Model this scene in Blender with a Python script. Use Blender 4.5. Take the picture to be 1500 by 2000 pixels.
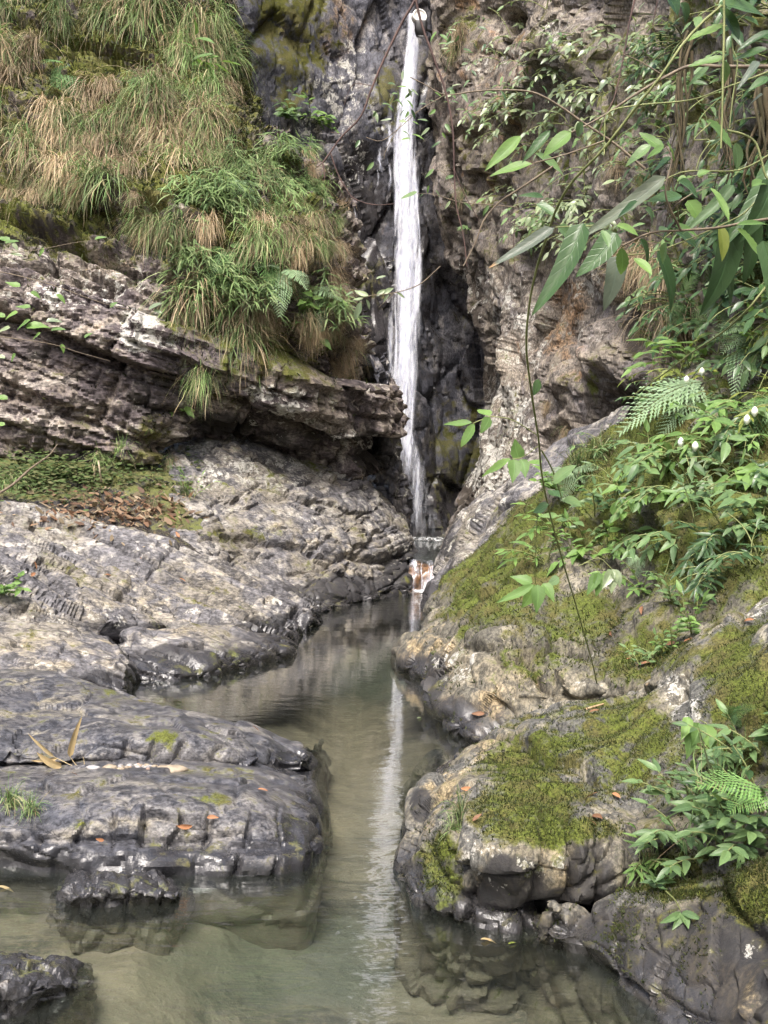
import bpy, math, random
import numpy as np
from mathutils import Vector, Matrix, Euler
from mathutils.bvhtree import BVHTree

for o in list(bpy.data.objects):
    bpy.data.objects.remove(o)
R = math.radians
scene = bpy.context.scene
COL = scene.collection

# ------------------------------------------------------------------ camera
FPX, CX, CY, EYE = 2145.0, 750.0, 1000.0, 1.6      # photo pixels (1500 x 2000), eye height above the pool
cam_data = bpy.data.cameras.new('camera')
cam = bpy.data.objects.new('camera', cam_data)
COL.objects.link(cam)
cam_rot = Euler((R(90 - 1.34), 0, 0)).to_matrix() @ Matrix.Rotation(R(2.2), 3, 'Z')
cam.matrix_world = Matrix.Translation((0, 0, EYE)) @ cam_rot.to_4x4()
cam_data.sensor_fit = 'VERTICAL'
cam_data.sensor_height = 24.0
cam_data.lens = 24.0 * FPX / 2000.0
cam_data.clip_start = 0.05
cam_data.clip_end = 500
scene.camera = cam
scene.render.resolution_x, scene.render.resolution_y = 768, 1024

# ------------------------------------------------------------------ sky, sun, exposure
SUN_EL, SUN_AZ = 56.0, 196.0          # azimuth: compass bearing the light comes from (0 = +Y, 90 = +X)
world = bpy.data.worlds.new('World')
scene.world = world
world.use_nodes = True
wn = world.node_tree.nodes
wl = world.node_tree.links
bg = wn['Background']
sky = wn.new('ShaderNodeTexSky')
sky.sky_type = 'NISHITA'
sky.sun_disc = False
sky.sun_elevation = R(SUN_EL)
sky.sun_rotation = R(SUN_AZ)
sky.dust_density = 6.0
sky.air_density = 1.0
sky.ozone_density = 0.6
wl.new(sky.outputs[0], bg.inputs[0])
bg.inputs[1].default_value = 0.085
sun_data = bpy.data.lights.new('sun', 'SUN')
sun_data.energy = 1.5
sun_data.angle = R(22)
sun_data.color = (1.0, 0.975, 0.95)
sun = bpy.data.objects.new('sun', sun_data)
COL.objects.link(sun)
sd = Vector((math.sin(R(SUN_AZ)) * math.cos(R(SUN_EL)), math.cos(R(SUN_AZ)) * math.cos(R(SUN_EL)), math.sin(R(SUN_EL))))
sun.rotation_euler = sd.to_track_quat('Z', 'Y').to_euler()
scene.view_settings.view_transform = 'Standard'
scene.view_settings.look = 'None'
scene.view_settings.gamma = 1.0
scene.view_settings.exposure = 1.92
scene.cycles.max_bounces = 6
scene.cycles.diffuse_bounces = 2
scene.cycles.glossy_bounces = 3
scene.cycles.transmission_bounces = 4
scene.cycles.transparent_max_bounces = 16
scene.cycles.caustics_reflective = False
scene.cycles.caustics_refractive = False
scene.cycles.sample_clamp_indirect = 4.0
scene.cycles.use_denoising = True
scene.cycles.use_adaptive_sampling = True
scene.cycles.adaptive_threshold = 0.03

# ------------------------------------------------------------------ pixel <-> world helpers
CR = np.array(cam_rot)
def ray(x, y):
    d = CR @ np.array([(x - CX) / FPX, -(y - CY) / FPX, -1.0])
    return d
def P(x, y, Y):
    d = ray(x, y)
    return np.array([0, 0, EYE]) + d * (Y / d[1])
def Z(x, y, z):
    d = ray(x, y)
    return np.array([0, 0, EYE]) + d * ((z - EYE) / d[2])
def D(p, dx=0, dy=0, dz=0):
    return np.asarray(p) + np.array([dx, dy, dz])
def project(V):
    q = (V - np.array([0, 0, EYE])) @ CR
    w = np.where(np.abs(q[:, 2]) < 1e-6, 1e-6, -q[:, 2])
    return CX + q[:, 0] / w * FPX, CY - q[:, 1] / w * FPX

# ------------------------------------------------------------------ noise in numpy
def _h(ix, iy, iz, seed):
    n = (ix.astype(np.uint32) * np.uint32(374761393) + iy.astype(np.uint32) * np.uint32(668265263)
         + iz.astype(np.uint32) * np.uint32(2147483647 & 1274126177) + np.uint32((seed * 974634777) & 0xffffffff))
    n = (n ^ (n >> np.uint32(13))) * np.uint32(1274126177)
    n = n ^ (n >> np.uint32(16))
    n = n * np.uint32(2246822519)
    n = n ^ (n >> np.uint32(15))
    return n
def hash01(ix, iy=None, iz=None, seed=0):
    ix = np.asarray(ix).astype(np.int64)
    iy = np.zeros_like(ix) if iy is None else np.asarray(iy).astype(np.int64)
    iz = np.zeros_like(ix) if iz is None else np.asarray(iz).astype(np.int64)
    return _h(ix, iy, iz, seed).astype(np.float64) / 4294967295.0
def noise3(V, seed=0):
    i = np.floor(V).astype(np.int64)
    f = V - i
    u = f * f * f * (f * (f * 6 - 15) + 10)
    out = 0
    c = []
    for dx in (0, 1):
        for dy in (0, 1):
            for dz in (0, 1):
                h = _h(i[:, 0] + dx, i[:, 1] + dy, i[:, 2] + dz, seed)
                gx = (h & np.uint32(1023)).astype(np.float64) / 511.5 - 1
                gy = ((h >> np.uint32(10)) & np.uint32(1023)).astype(np.float64) / 511.5 - 1
                gz = ((h >> np.uint32(20)) & np.uint32(1023)).astype(np.float64) / 511.5 - 1
                v = gx * (f[:, 0] - dx) + gy * (f[:, 1] - dy) + gz * (f[:, 2] - dz)
                w = (u[:, 0] if dx else 1 - u[:, 0]) * (u[:, 1] if dy else 1 - u[:, 1]) * (u[:, 2] if dz else 1 - u[:, 2])
                out = out + v * w
    return out
def fbm(V, octs=4, seed=0, gain=0.5):
    a, s, t = 1.0, 0, 0
    for k in range(octs):
        s = s + a * noise3(V * (2.03 ** k) + 17.3 * k, seed + k)
        a *= gain
    return s
def ridged(V, octs=3, seed=0):
    a, s = 1.0, 0
    for k in range(octs):
        n = 1 - np.abs(noise3(V * (2.1 ** k) + 9.1 * k, seed + k)) * 2.2
        s = s + a * n
        a *= 0.5
    return s
def worley(V, seed=0, full=False):
    i = np.floor(V).astype(np.int64)
    f1 = np.full(len(V), 9.0)
    f2 = np.full(len(V), 9.0)
    idh = np.zeros(len(V), np.uint32)
    D0 = np.zeros((len(V), 3))
    for dx in (-1, 0, 1):
        for dy in (-1, 0, 1):
            for dz in (-1, 0, 1):
                cx, cy, cz = i[:, 0] + dx, i[:, 1] + dy, i[:, 2] + dz
                h = _h(cx, cy, cz, seed)
                ex = V[:, 0] - cx - (h & np.uint32(1023)).astype(np.float64) / 1023
                ey = V[:, 1] - cy - ((h >> np.uint32(10)) & np.uint32(1023)).astype(np.float64) / 1023
                ez = V[:, 2] - cz - ((h >> np.uint32(20)) & np.uint32(1023)).astype(np.float64) / 1023
                d = ex ** 2 + ey ** 2 + ez ** 2
                m = d < f1
                f2 = np.where(m, f1, np.minimum(f2, d))
                idh = np.where(m, h, idh)
                f1 = np.where(m, d, f1)
                if full:
                    D0[m, 0] = ex[m]; D0[m, 1] = ey[m]; D0[m, 2] = ez[m]
    hh = (idh >> np.uint32(3)).astype(np.float64) % 1000 / 1000
    if full:
        g = np.stack([((idh * np.uint32(k)) >> np.uint32(16)).astype(np.float64) % 512 / 255.5 - 1 for k in (2654435761, 2246822519, 3266489917)], 1)
        return np.sqrt(f1), np.sqrt(f2), hh, D0, g
    return np.sqrt(f1), np.sqrt(f2), hh
def sstep(a, b, x):
    t = np.clip((x - a) / (b - a), 0, 1)
    return t * t * (3 - 2 * t)
def unit(v):
    v = np.asarray(v, float)
    return v / np.linalg.norm(v)
def blocks(V, n, a, tn, ta, tb, seed=0, warp=0.25, wscale=0.8):
    """bedded, jointed rock: random offset of the block a point lies in, and metres to the nearest joint"""
    n = unit(n)
    a = unit(np.asarray(a) - n * np.dot(a, n))
    b = np.cross(n, a)
    w1 = noise3(V * wscale, seed + 5)
    w2 = noise3(V * wscale * 1.3 + 4, seed + 6)
    u = V @ n / tn + w1 * warp * 2
    # uneven bed thickness
    u = u + 0.35 * np.sin(u * 1.7 + seed) * 0.6
    iu = np.floor(u)
    fu = u - iu
    v = V @ a / ta + hash01(iu, seed=seed + 1) * 11 + w2 * warp * 1.5
    iv = np.floor(v)
    fv = v - iv
    w = V @ b / tb + hash01(iu, iv, seed=seed + 2) * 11 + w1 * warp
    iw = np.floor(w)
    fw = w - iw
    off = hash01(iu, iv, iw, seed=seed + 3) * 2 - 1
    offl = hash01(iu, seed=seed + 4) * 2 - 1
    eu = np.minimum(fu, 1 - fu) * tn
    ev = np.minimum(fv, 1 - fv) * ta
    ew = np.minimum(fw, 1 - fw) * tb
    return off, offl, eu, np.minimum(ev, ew)

# ------------------------------------------------------------------ node helpers
class NT:
    def __init__(s, name):
        s.m = bpy.data.materials.new(name)
        s.m.use_nodes = True
        s.t = s.m.node_tree
        s.t.nodes.clear()
        s.out = s.t.nodes.new('ShaderNodeOutputMaterial')
    def n(s, kind, **kw):
        nd = s.t.nodes.new('ShaderNode' + kind)
        for k, v in kw.items():
            if k in nd.bl_rna.properties.keys():
                setattr(nd, k, v)
            else:
                s.set(nd, k, v)
        return nd
    def set(s, nd, k, v):
        sock = nd.inputs[int(k[1:])] if (k[0] == 'i' and k[1:].isdigit()) else nd.inputs[k.replace('_', ' ')]
        if isinstance(v, bpy.types.NodeSocket):
            s.t.links.new(v, sock)
        else:
            if hasattr(sock.default_value, '__len__') and len(sock.default_value) == 4 and len(v) == 3:
                v = (*v, 1)
            sock.default_value = v
    def math(s, op, a, b=None, clamp=False):
        nd = s.t.nodes.new('ShaderNodeMath')
        nd.operation = op
        nd.use_clamp = clamp
        s.set(nd, 'i0', a)
        if b is not None:
            s.set(nd, 'i1', b)
        return nd.outputs[0]
    def ramp(s, x, a, b, lo=0.0, hi=1.0):
        nd = s.t.nodes.new('ShaderNodeMapRange')
        nd.interpolation_type = 'SMOOTHSTEP'
        s.set(nd, 'i0', x); s.set(nd, 'i1', a); s.set(nd, 'i2', b); s.set(nd, 'i3', lo); s.set(nd, 'i4', hi)
        return nd.outputs[0]
    def mix(s, f, a, b):
        nd = s.t.nodes.new('ShaderNodeMix')
        nd.data_type = 'RGBA'
        s.set(nd, 'i0', f); s.set(nd, 'i6', a); s.set(nd, 'i7', b)
        return nd.outputs[2]
    def noise(s, vec, scale, detail=4, rough=0.55, dist=0.0):
        nd = s.t.nodes.new('ShaderNodeTexNoise')
        s.set(nd, 'Vector', vec); s.set(nd, 'Scale', scale); s.set(nd, 'Detail', detail); s.set(nd, 'Roughness', rough); s.set(nd, 'Distortion', dist)
        return nd.outputs[0]
    def mapping(s, vec, scale=(1, 1, 1), rot=(0, 0, 0), loc=(0, 0, 0)):
        nd = s.t.nodes.new('ShaderNodeMapping')
        s.set(nd, 'Vector', vec); s.set(nd, 'Scale', scale); s.set(nd, 'Rotation', rot); s.set(nd, 'Location', loc)
        return nd.outputs[0]

def rock_material(name, c1, c2, c3, lichen=(0.47, 0.46, 0.42), moss=(0.085, 0.095, 0.022), dark=(0.035, 0.034, 0.036),
                  rust=(0.30, 0.19, 0.09), scale=1.0, rough=0.75, stretch=(1, 1, 1), rot=(0, 0, 0), lich_amt=0.0, wet=0.0,
                  bump=0.32, waterline=0.12):
    """weathered rock. vertex attributes: mask = (moss, lichen, dark film and painted shade, rust), tone = (broad, streak, broad2, -)"""
    T = NT(name)
    geo = T.n('NewGeometry')
    pos = geo.outputs['Position']
    att = T.n('Attribute', attribute_name='mask')
    sep = T.n('SeparateColor', i0=att.outputs['Color'])
    mo, li, dk, ru = sep.outputs[0], sep.outputs[1], sep.outputs[2], att.outputs['Alpha']
    at2 = T.n('Attribute', attribute_name='tone')
    sp2 = T.n('SeparateColor', i0=at2.outputs['Color'])
    big, streak, big2 = sp2.outputs[0], sp2.outputs[1], sp2.outputs[2]
    med = T.noise(pos, 7.0 * scale, 6, 0.66, 0.4)
    fine = T.noise(T.mapping(pos, tuple(x ** .4 for x in stretch), rot), 34 * scale, 4, 0.68)
    mc = T.math('MULTIPLY', T.math('SUBTRACT', med, 0.5), 3.6)        # about -0.7 .. 0.7
    fc = T.math('MULTIPLY', T.math('SUBTRACT', fine, 0.5), 3.0)
    col = T.mix(T.ramp(T.math('ADD', big, T.math('MULTIPLY', mc, .5)), -0.25, 0.3), c1, c2)
    col = T.mix(T.ramp(T.math('ADD', streak, T.math('MULTIPLY', mc, .45)), 0.05, 0.40), col, c3)
    # rusty / tan staining
    r0 = T.math('ADD', ru, T.math('ADD', T.math('MULTIPLY', streak, 1.0), T.math('MULTIPLY', mc, .55)))
    rc = T.mix(T.ramp(fc, -.4, .4), tuple(c * .7 for c in rust), tuple(min(1, c * 1.2) for c in rust))
    col = T.mix(T.math('MULTIPLY', T.ramp(r0, 0.40, 1.15), .7), col, rc)
    # grain
    g = T.ramp(T.math('ADD', fc, T.math('MULTIPLY', mc, .7)), -0.7, 0.7, 0.38, 1.5)
    mul = T.n('Mix', data_type='RGBA', blend_type='MULTIPLY')
    T.set(mul, 'i0', 1.0); T.set(mul, 'i6', col)
    gc = T.n('CombineColor', i0=g, i1=g, i2=g)
    T.set(mul, 'i7', gc.outputs[0])
    col = mul.outputs[2]
    wv = T.n('TexVoronoi', feature='DISTANCE_TO_EDGE', Scale=3.2 * scale)
    dv = T.n('Mix', data_type='VECTOR'); T.set(dv, 'i0', .22)
    nv3 = T.n('TexNoise', Scale=4.0 * scale, Detail=3.0); T.set(nv3, 'Vector', pos)
    T.set(dv, 'i4', T.mapping(pos, stretch, rot)); T.set(dv, 'i5', nv3.outputs[1])
    T.set(wv, 'Vector', dv.outputs[1])
    crack = T.ramp(wv.outputs[0], .004, .028, 1.0, 0.0)
    col = T.mix(T.math('MULTIPLY', crack, .55), col, dark)
    # dark film; shade of recesses and undercuts is painted in here too
    d0 = T.math('ADD', dk, T.math('ADD', T.math('MULTIPLY', mc, .55), T.math('MULTIPLY', big2, .6)))
    dmask = T.ramp(d0, 0.38, 0.78)
    col = T.mix(T.math('MULTIPLY', dmask, .9), col, dark)
    # wet stain just above the pool
    sz = T.n('SeparateXYZ', i0=pos)
    wl_ = T.math('ADD', sz.outputs[2], T.math('MULTIPLY', T.math('ADD', mc, big2), 0.045))
    wmask = T.math('MULTIPLY', T.ramp(wl_, waterline * 0.3, waterline, 1.0, 0.0), T.ramp(sz.outputs[2], -.10, -.015))
    col = T.mix(T.ramp(sz.outputs[2], -.10, -.02, .75, 0.0), col, (.17, .15, .11))      # silt below the surface
    col = T.mix(T.math('MULTIPLY', wmask, 0.88), col, dark)
    # lichen patches
    ll = T.math('ADD', T.math('MULTIPLY', mc, .9), T.math('ADD', T.math('MULTIPLY', fc, .35), T.math('MULTIPLY', big2, .5)))
    ll = T.math('ADD', ll, T.math('ADD', T.math('MULTIPLY', li, .85), lich_amt - 0.72))
    lmask = T.math('MULTIPLY', T.ramp(ll, 0.0, 0.14), T.math('SUBTRACT', 1.0, wmask))
    lc = T.mix(T.ramp(fc, -.5, .4), tuple(c * .6 for c in lichen), lichen)
    col = T.mix(T.math('MULTIPLY', lmask, .9), col, lc)
    # moss
    nz = T.n('SeparateXYZ', i0=geo.outputs['Normal'])
    mm = T.math('ADD', T.math('MULTIPLY', mo, 1.15), T.math('ADD', T.math('MULTIPLY', mc, 1.05), T.math('MULTIPLY', big, .8)))
    mm = T.math('ADD', mm, T.math('MULTIPLY', nz.outputs[2], 0.25))
    mmask = T.ramp(mm, 0.45, 1.1)
    mn = T.noise(pos, 70 * scale ** .5, 3, 0.7)
    mcol = T.mix(T.ramp(mn, .34, .68), tuple(c * .5 for c in moss), tuple(c * 1.6 for c in moss))
    mcol2 = T.mix(T.ramp(mn, .34, .68), (0.042, 0.04, 0.015), (0.125, 0.115, 0.04))
    mcol = T.mix(T.ramp(T.math('ADD', big2, T.math('MULTIPLY', mc, .6)), -.2, .45), mcol, mcol2)
    col = T.mix(mmask, col, mcol)
    # roughness
    wetm = T.math('MAXIMUM', wmask, T.math('MULTIPLY', dmask, wet))
    rg = T.math('ADD', T.math('MULTIPLY', wetm, -(rough - 0.24)), rough)
    rg = T.math('ADD', rg, T.math('MULTIPLY', fc, .10))
    rg = T.math('MAXIMUM', rg, T.math('MULTIPLY', mmask, .95))
    # bump
    hm = T.noise(pos, 16 * scale, 3, 0.6)
    hf = T.noise(pos, 60 * scale, 2, 0.6)
    hgt = T.math('ADD', T.math('MULTIPLY', hm, 0.6), T.math('MULTIPLY', hf, 0.35))
    bp = T.n('Bump', Strength=bump, Distance=0.05 / scale)
    T.set(bp, 'Height', hgt)
    bs = T.n('BsdfPrincipled')
    T.set(bs, 'Base Color', col); T.set(bs, 'Roughness', rg); T.set(bs, 'Normal', bp.outputs[0])
    T.set(bs, 'Specular IOR Level', T.math('ADD', T.math('MULTIPLY', wetm, .35), .2))
    T.t.links.new(bs.outputs[0], T.out.inputs[0])
    T.m['streak'] = [float(x) for x in stretch] + [float(x) for x in rot] + [float(scale)]
    return T.m

# ------------------------------------------------------------------ surfaces
def catmull(A, n, axis):
    A = np.moveaxis(A, axis, 0)
    m = len(A)
    # arc-length-ish even sampling
    seg = np.linalg.norm(np.diff(A, axis=0), axis=2).mean(axis=1) + 1e-6
    if m < 40:
        # more points where the photograph looks
        px, py = project(A.reshape(-1, 3))
        vis = ((px > -70) & (px < 1570) & (py > -70) & (py < 2070)).reshape(m, -1).mean(axis=1)
        seg = seg * (.35 + .65 * np.maximum(vis[1:], vis[:-1]))
    cum = np.concatenate([[0], np.cumsum(seg ** 0.85)])
    t = np.interp(np.linspace(0, cum[-1], n), cum, np.arange(m))
    i = np.minimum(t.astype(int), m - 2)
    f = (t - i)[:, None, None]
    g = lambda k: A[np.clip(k, 0, m - 1)]
    p0, p1, p2, p3 = g(i - 1), g(i), g(i + 1), g(i + 2)
    p0 = np.where((i == 0)[:, None, None], 2 * p1 - p2, p0)
    p3 = np.where((i == m - 2)[:, None, None], 2 * p2 - p1, p3)
    r = 0.5 * (2 * p1 + (p2 - p0) * f + (2 * p0 - 5 * p1 + 4 * p2 - p3) * f ** 2 + (3 * p1 - p0 - 3 * p2 + p3) * f ** 3)
    return np.moveaxis(r, 0, axis)
def grid_normals(G):
    du = np.gradient(G, axis=0)
    dv = np.gradient(G, axis=1)
    n = np.cross(dv, du)
    l = np.linalg.norm(n, axis=2, keepdims=True)
    return n / np.maximum(l, 1e-9)
def blob_mask(px, py, blobs, warp):
    m = np.zeros(len(px))
    for (x, y, rx, ry, w) in blobs:
        r = np.sqrt(((px - x) / rx) ** 2 + ((py - y) / ry) ** 2) + warp
        m = np.maximum(m, w * sstep(1.4, 0.5, r))
    return m
DENS = 0.86
SURF_BVH = []      # coarse copies for planting
def set_mesh(name, V, F4, colors=None, attr='mask', smooth=True):
    me = bpy.data.meshes.new(name)
    me.vertices.add(len(V))
    me.vertices.foreach_set('co', np.asarray(V, np.float32).ravel())
    k = F4.shape[1]
    me.loops.add(len(F4) * k)
    me.loops.foreach_set('vertex_index', F4.astype(np.int32).ravel())
    me.polygons.add(len(F4))
    me.polygons.foreach_set('loop_start', np.arange(0, len(F4) * k, k, dtype=np.int32))
    me.polygons.foreach_set('use_smooth', np.full(len(F4), smooth))
    me.update(calc_edges=True)
    if colors is not None:
        ca = me.attributes.new(attr, 'FLOAT_COLOR', 'POINT')
        ca.data.foreach_set('color', np.asarray(colors, np.float32).ravel())
    return me
def grid_faces(nu, nv):
    idx = np.arange(nu * nv).reshape(nu, nv)
    return np.stack([idx[:-1, :-1], idx[:-1, 1:], idx[1:, 1:], idx[1:, :-1]], axis=2).reshape(-1, 4)
def link(name, me, mat, parent=None, **props):
    o = bpy.data.objects.new(name, me)
    COL.objects.link(o)
    if mat is not None and not me.materials:
        me.materials.append(mat)
    if parent is not None:
        o.parent = parent
    for k, v in props.items():
        o[k] = v
    return o
def rock(name, rows, nu, nv, disp, mat, label=None, category='rock', moss=(), lichen=(), dark=(), rust=(), plant=True, flip=False, sharp=25, soft=1, **props):
    A = np.array(rows, float)
    nu, nv = int(nu * DENS), int(nv * DENS)
    G = catmull(catmull(A, nu, 0), nv, 1)
    N = grid_normals(G)
    if flip:
        N = -N
    for step in disp:
        V = G.reshape(-1, 3)
        d = step(V, N.reshape(-1, 3))
        if d.ndim == 2:
            G = (V + d).reshape(G.shape)
        else:
            G = G + N * d.reshape(G.shape[0], G.shape[1], 1)
    # settle the stair-steps that the grid cuts into slanting beds
    for _ in range(soft):
        H = np.pad(G, ((1, 1), (1, 1), (0, 0)), mode='edge')
        H = (H[:-2] + 2 * H[1:-1] + H[2:]) / 4
        H = (H[:, :-2] + 2 * H[:, 1:-1] + H[:, 2:]) / 4
        G = G * .6 + H * .4
    V = G.reshape(-1, 3)
    px, py = project(V)
    wp = fbm(V * 2.2, 3, 77) * 0.55
    C = np.stack([blob_mask(px, py, moss, wp), blob_mask(px, py, lichen, wp), blob_mask(px, py, dark, wp) * 1.25, blob_mask(px, py, rust, wp)], axis=1)
    F = grid_faces(nu, nv)
    if flip:
        F = F[:, ::-1]
    me = set_mesh(name, V, F, C)
    me.set_sharp_from_angle(angle=R(sharp))
    st = list(mat.get('streak', [1, 1, 1, 0, 0, 0, 1]))
    RM = np.array(Euler(st[3:6]).to_matrix())
    ss = st[6]
    tone = np.stack([fbm(V * 1.3 * ss, 3, 501), fbm((V @ RM.T) * np.array(st[:3]) * 3.2 * ss, 3, 502), fbm(V * 2.6 * ss + 5, 3, 503), np.ones(len(V))], 1)
    ta = me.attributes.new('tone', 'FLOAT_COLOR', 'POINT')
    ta.data.foreach_set('color', tone.astype(np.float32).ravel())
    if plant:
        s = max(1, int(round(math.sqrt(nu * nv / 9000))))
        g = G[::s, ::s]
        SURF_BVH.append((BVHTree.FromPolygons([tuple(v) for v in g.reshape(-1, 3)], [tuple(f) for f in (grid_faces(g.shape[0], g.shape[1]))]), name))
    if label:
        props.update(label=label, category=category)
    return link(name, me, mat, None, **props)
def hit(x, y, only=None):
    d = Vector(ray(x, y)).normalized()
    best = None
    for b, nm in SURF_BVH:
        if only and nm not in only:
            continue
        r = b.ray_cast(Vector((0, 0, EYE)), d)
        if r[0] is not None and (best is None or r[3] < best[2]):
            n = r[1] if r[1].dot(d) < 0 else -r[1]
            best = (r[0], n, r[3], nm)
    return best
# ------------------------------------------------------------------ rock relief recipes
def relief(amp, scale, octs=4, seed=0):
    return lambda V, N: fbm(V * scale, octs, seed) * amp
def bedded(n, a, tn, ta, tb, amp, ampl, groove, gw, seed=0, warp=0.25, wscale=0.8, jg=None):
    def f(V, N):
        off, offl, eu, ej = blocks(V, n, a, tn, ta, tb, seed, warp, wscale)
        return off * amp + offl * ampl - groove * np.exp(-(eu / gw) ** 2) - (groove * .7 if jg is None else jg) * np.exp(-(ej / gw) ** 2)
    return f
def cracked(scale, depth, width, seed=0, amp=0.0, aniso=(1, 1, 1)):
    s = np.array(aniso) * scale
    def f(V, N):
        W = V * s + np.stack([noise3(V * scale * 1.5, seed + 9), noise3(V * scale * 1.5 + 7, seed + 8), noise3(V * scale * 1.5 + 3, seed + 7)], 1) * 0.35
        f1, f2, h = worley(W, seed)
        return -depth * np.exp(-((f2 - f1) / width) ** 2) + (h - .5) * 2 * amp
    return f
def ridges(amp, scale, seed=0, aniso=(1, 1, 1)):
    s = np.array(aniso) * scale
    return lambda V, N: (ridged(V * s, 3, seed) - 1.0) * amp
def scallop(scale, depth, seed=0, aniso=(1, 1, 1)):
    s = np.array(aniso) * scale
    def f(V, N):
        f1, f2, h = worley(V * s + noise3(V * scale, seed + 3)[:, None] * .3, seed)
        return (f1 ** 2) * depth * 1.2 - depth * .4
    return f
def facets(scale, amp, seed=0, n=None, squash=1.0, flat=.5, gap=0.0, gw=.06):
    """chipped, angular rock: every cell is a tilted plane of its own"""
    def f(V, N):
        W = V
        if n is not None:
            nn = unit(n)
            W = V + np.outer(V @ nn, nn) * (squash - 1)
        W = W * scale + np.stack([noise3(V * scale * .9, seed + 9), noise3(V * scale * .9 + 7, seed + 8), noise3(V * scale * .9 + 3, seed + 7)], 1) * 0.3
        f1, f2, h, D0, g = worley(W, seed, True)
        d = (h - .5) * 2 * amp * flat + np.einsum('ij,ij->i', D0, g) * amp
        if gap:
            d = d - gap * np.exp(-((f2 - f1) / gw) ** 2)
        return d
    return f
def T_(cols):
    return [list(r) for r in zip(*cols)]

BEDL = (-0.42, -0.12, 0.90)      # left bank: beds dip to the right... normal leans left-up
BEDL = (0.40, -0.20, 0.89)
JNT = (0.25, 0.95, 0.0)
BEDK = (0.33, -0.16, 0.93)
BEDC = (-0.84, -0.47, 0.24)
BED3 = (0.36, 0.42, 0.83)
BEDR = (-0.80, -0.35, 0.48)

m_slab = rock_material('grey_slab_rock', (0.128, 0.124, 0.130), (0.185, 0.168, 0.142), (0.265, 0.25, 0.228), scale=1.0, lich_amt=0.02, stretch=(0.25, 1, 2.0), rot=(0, R(22), 0), rough=.7, rust=(.20, .165, .105), waterline=.24, dark=(.03, .029, .031))
m_polish = rock_material('water_polished_rock', (0.066, 0.067, 0.076), (0.108, 0.104, 0.105), (0.158, 0.15, 0.142), scale=2.2, lich_amt=-0.15, stretch=(0.4, 1, 1.6), rot=(0, R(12), 0), rough=.32, wet=1.0, dark=(0.024, 0.024, 0.027), bump=.25, waterline=.115, rust=(.18, .16, .11))
m_wet = rock_material('black_wet_rock', (0.03, 0.029, 0.033), (0.045, 0.042, 0.043), (0.06, 0.055, 0.05), scale=2.5, rough=.25, wet=1.0, lich_amt=-.8, bump=.5, waterline=.3)
m_cliff = rock_material('purple_cliff_rock', (0.112, 0.094, 0.096), (0.165, 0.14, 0.118), (0.28, 0.25, 0.22), scale=0.8, lich_amt=0.16, stretch=(0.28, 1, 1.9), rot=(0, R(24), 0), rough=.8, rust=(.19, .125, .065), dark=(.026, .023, .021))
m_back = rock_material('dark_back_wall_rock', (0.088, 0.089, 0.106), (0.122, 0.118, 0.128), (0.18, 0.17, 0.168), scale=0.7, lich_amt=0.08, stretch=(1.5, 1, .4), rough=.6, wet=1.0, waterline=.9, dark=(0.036, 0.033, 0.034), rust=(.24, .15, .08), moss=(.06, .062, .012))
m_right = rock_material('foliated_cliff_rock', (0.165, 0.145, 0.128), (0.225, 0.195, 0.16), (0.17, 0.155, 0.152), scale=0.9, lich_amt=0.17, stretch=(1.7, 1, .3), rot=(0, R(35), 0), rough=.8, rust=(.27, .16, .075), dark=(.035, .028, .022))
m_moss = rock_material('mossy_boulder_rock', (0.12, 0.112, 0.09), (0.165, 0.145, 0.105), (0.22, 0.20, 0.155), scale=1.5, lich_amt=0.04, stretch=(1.5, 1, .4), rot=(0, R(30), 0), rough=.75, waterline=.22, rust=(.22, .165, .09), moss=(.075, .092, .02))
m_near = rock_material('near_boulder_rock', (0.112, 0.110, 0.10), (0.165, 0.147, 0.108), (0.225, 0.205, 0.16), scale=2.0, lich_amt=0.02, stretch=(1.6, 1, .5), rough=.7, rust=(.24, .185, .10), moss=(.072, .088, .017), waterline=.17, dark=(.03, .029, .03))
m_soil = rock_material('leafy_soil', (0.085, 0.062, 0.036), (0.135, 0.098, 0.056), (0.19, 0.13, 0.075), scale=2.0, moss=(.09, .10, .025), lich_amt=-.25, rough=.95, waterline=-5)

# ------------------------------------------------------------------ left bank, near to far
def und(row, dz=-.5, dy=0.0):
    return [D(p, 0, dy, dz) for p in row]

# L1 : nearest slab
c = [
 [Z(-320,1690,0), Z(-320,1640,.12), Z(-320,1590,.22), Z(-320,1540,.28), Z(-320,1500,.28)],
 [Z(0,1695,0), Z(0,1650,.10), Z(0,1600,.17), Z(0,1545,.22), Z(0,1505,.22)],
 [Z(120,1705,0), Z(120,1650,.11), Z(120,1592,.205), Z(120,1540,.24), Z(120,1500,.24)],
 [Z(220,1712,0), Z(220,1642,.12), Z(220,1582,.225), Z(220,1540,.255), Z(220,1498,.24)],
 [Z(350,1712,0), Z(350,1645,.115), Z(350,1580,.225), Z(350,1540,.25), Z(350,1500,.22)],
 [Z(480,1708,0), Z(480,1655,.085), Z(480,1590,.19), Z(480,1545,.21), Z(485,1508,.18)],
 [Z(560,1702,0), Z(560,1660,.06), Z(560,1600,.13), Z(565,1555,.14), Z(570,1520,.1)],
 [Z(604,1694,0), Z(606,1660,.05), Z(606,1615,.09), Z(606,1575,.09), Z(600,1535,.05)],
 [Z(622,1690,-.12), Z(628,1660,-.06), Z(632,1615,-.03), Z(630,1580,-.02), Z(622,1540,-.1)],
 [Z(640,1690,-.45), Z(650,1660,-.42), Z(652,1620,-.42), Z(650,1580,-.42), Z(640,1540,-.42)],
]
rows = T_(c)
rows = [und(rows[0], -.45, .03)] + rows + [und(rows[-1], -.06, .3), und(rows[-1], -.10, .7), und(rows[-1], -.4, .95)]
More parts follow.
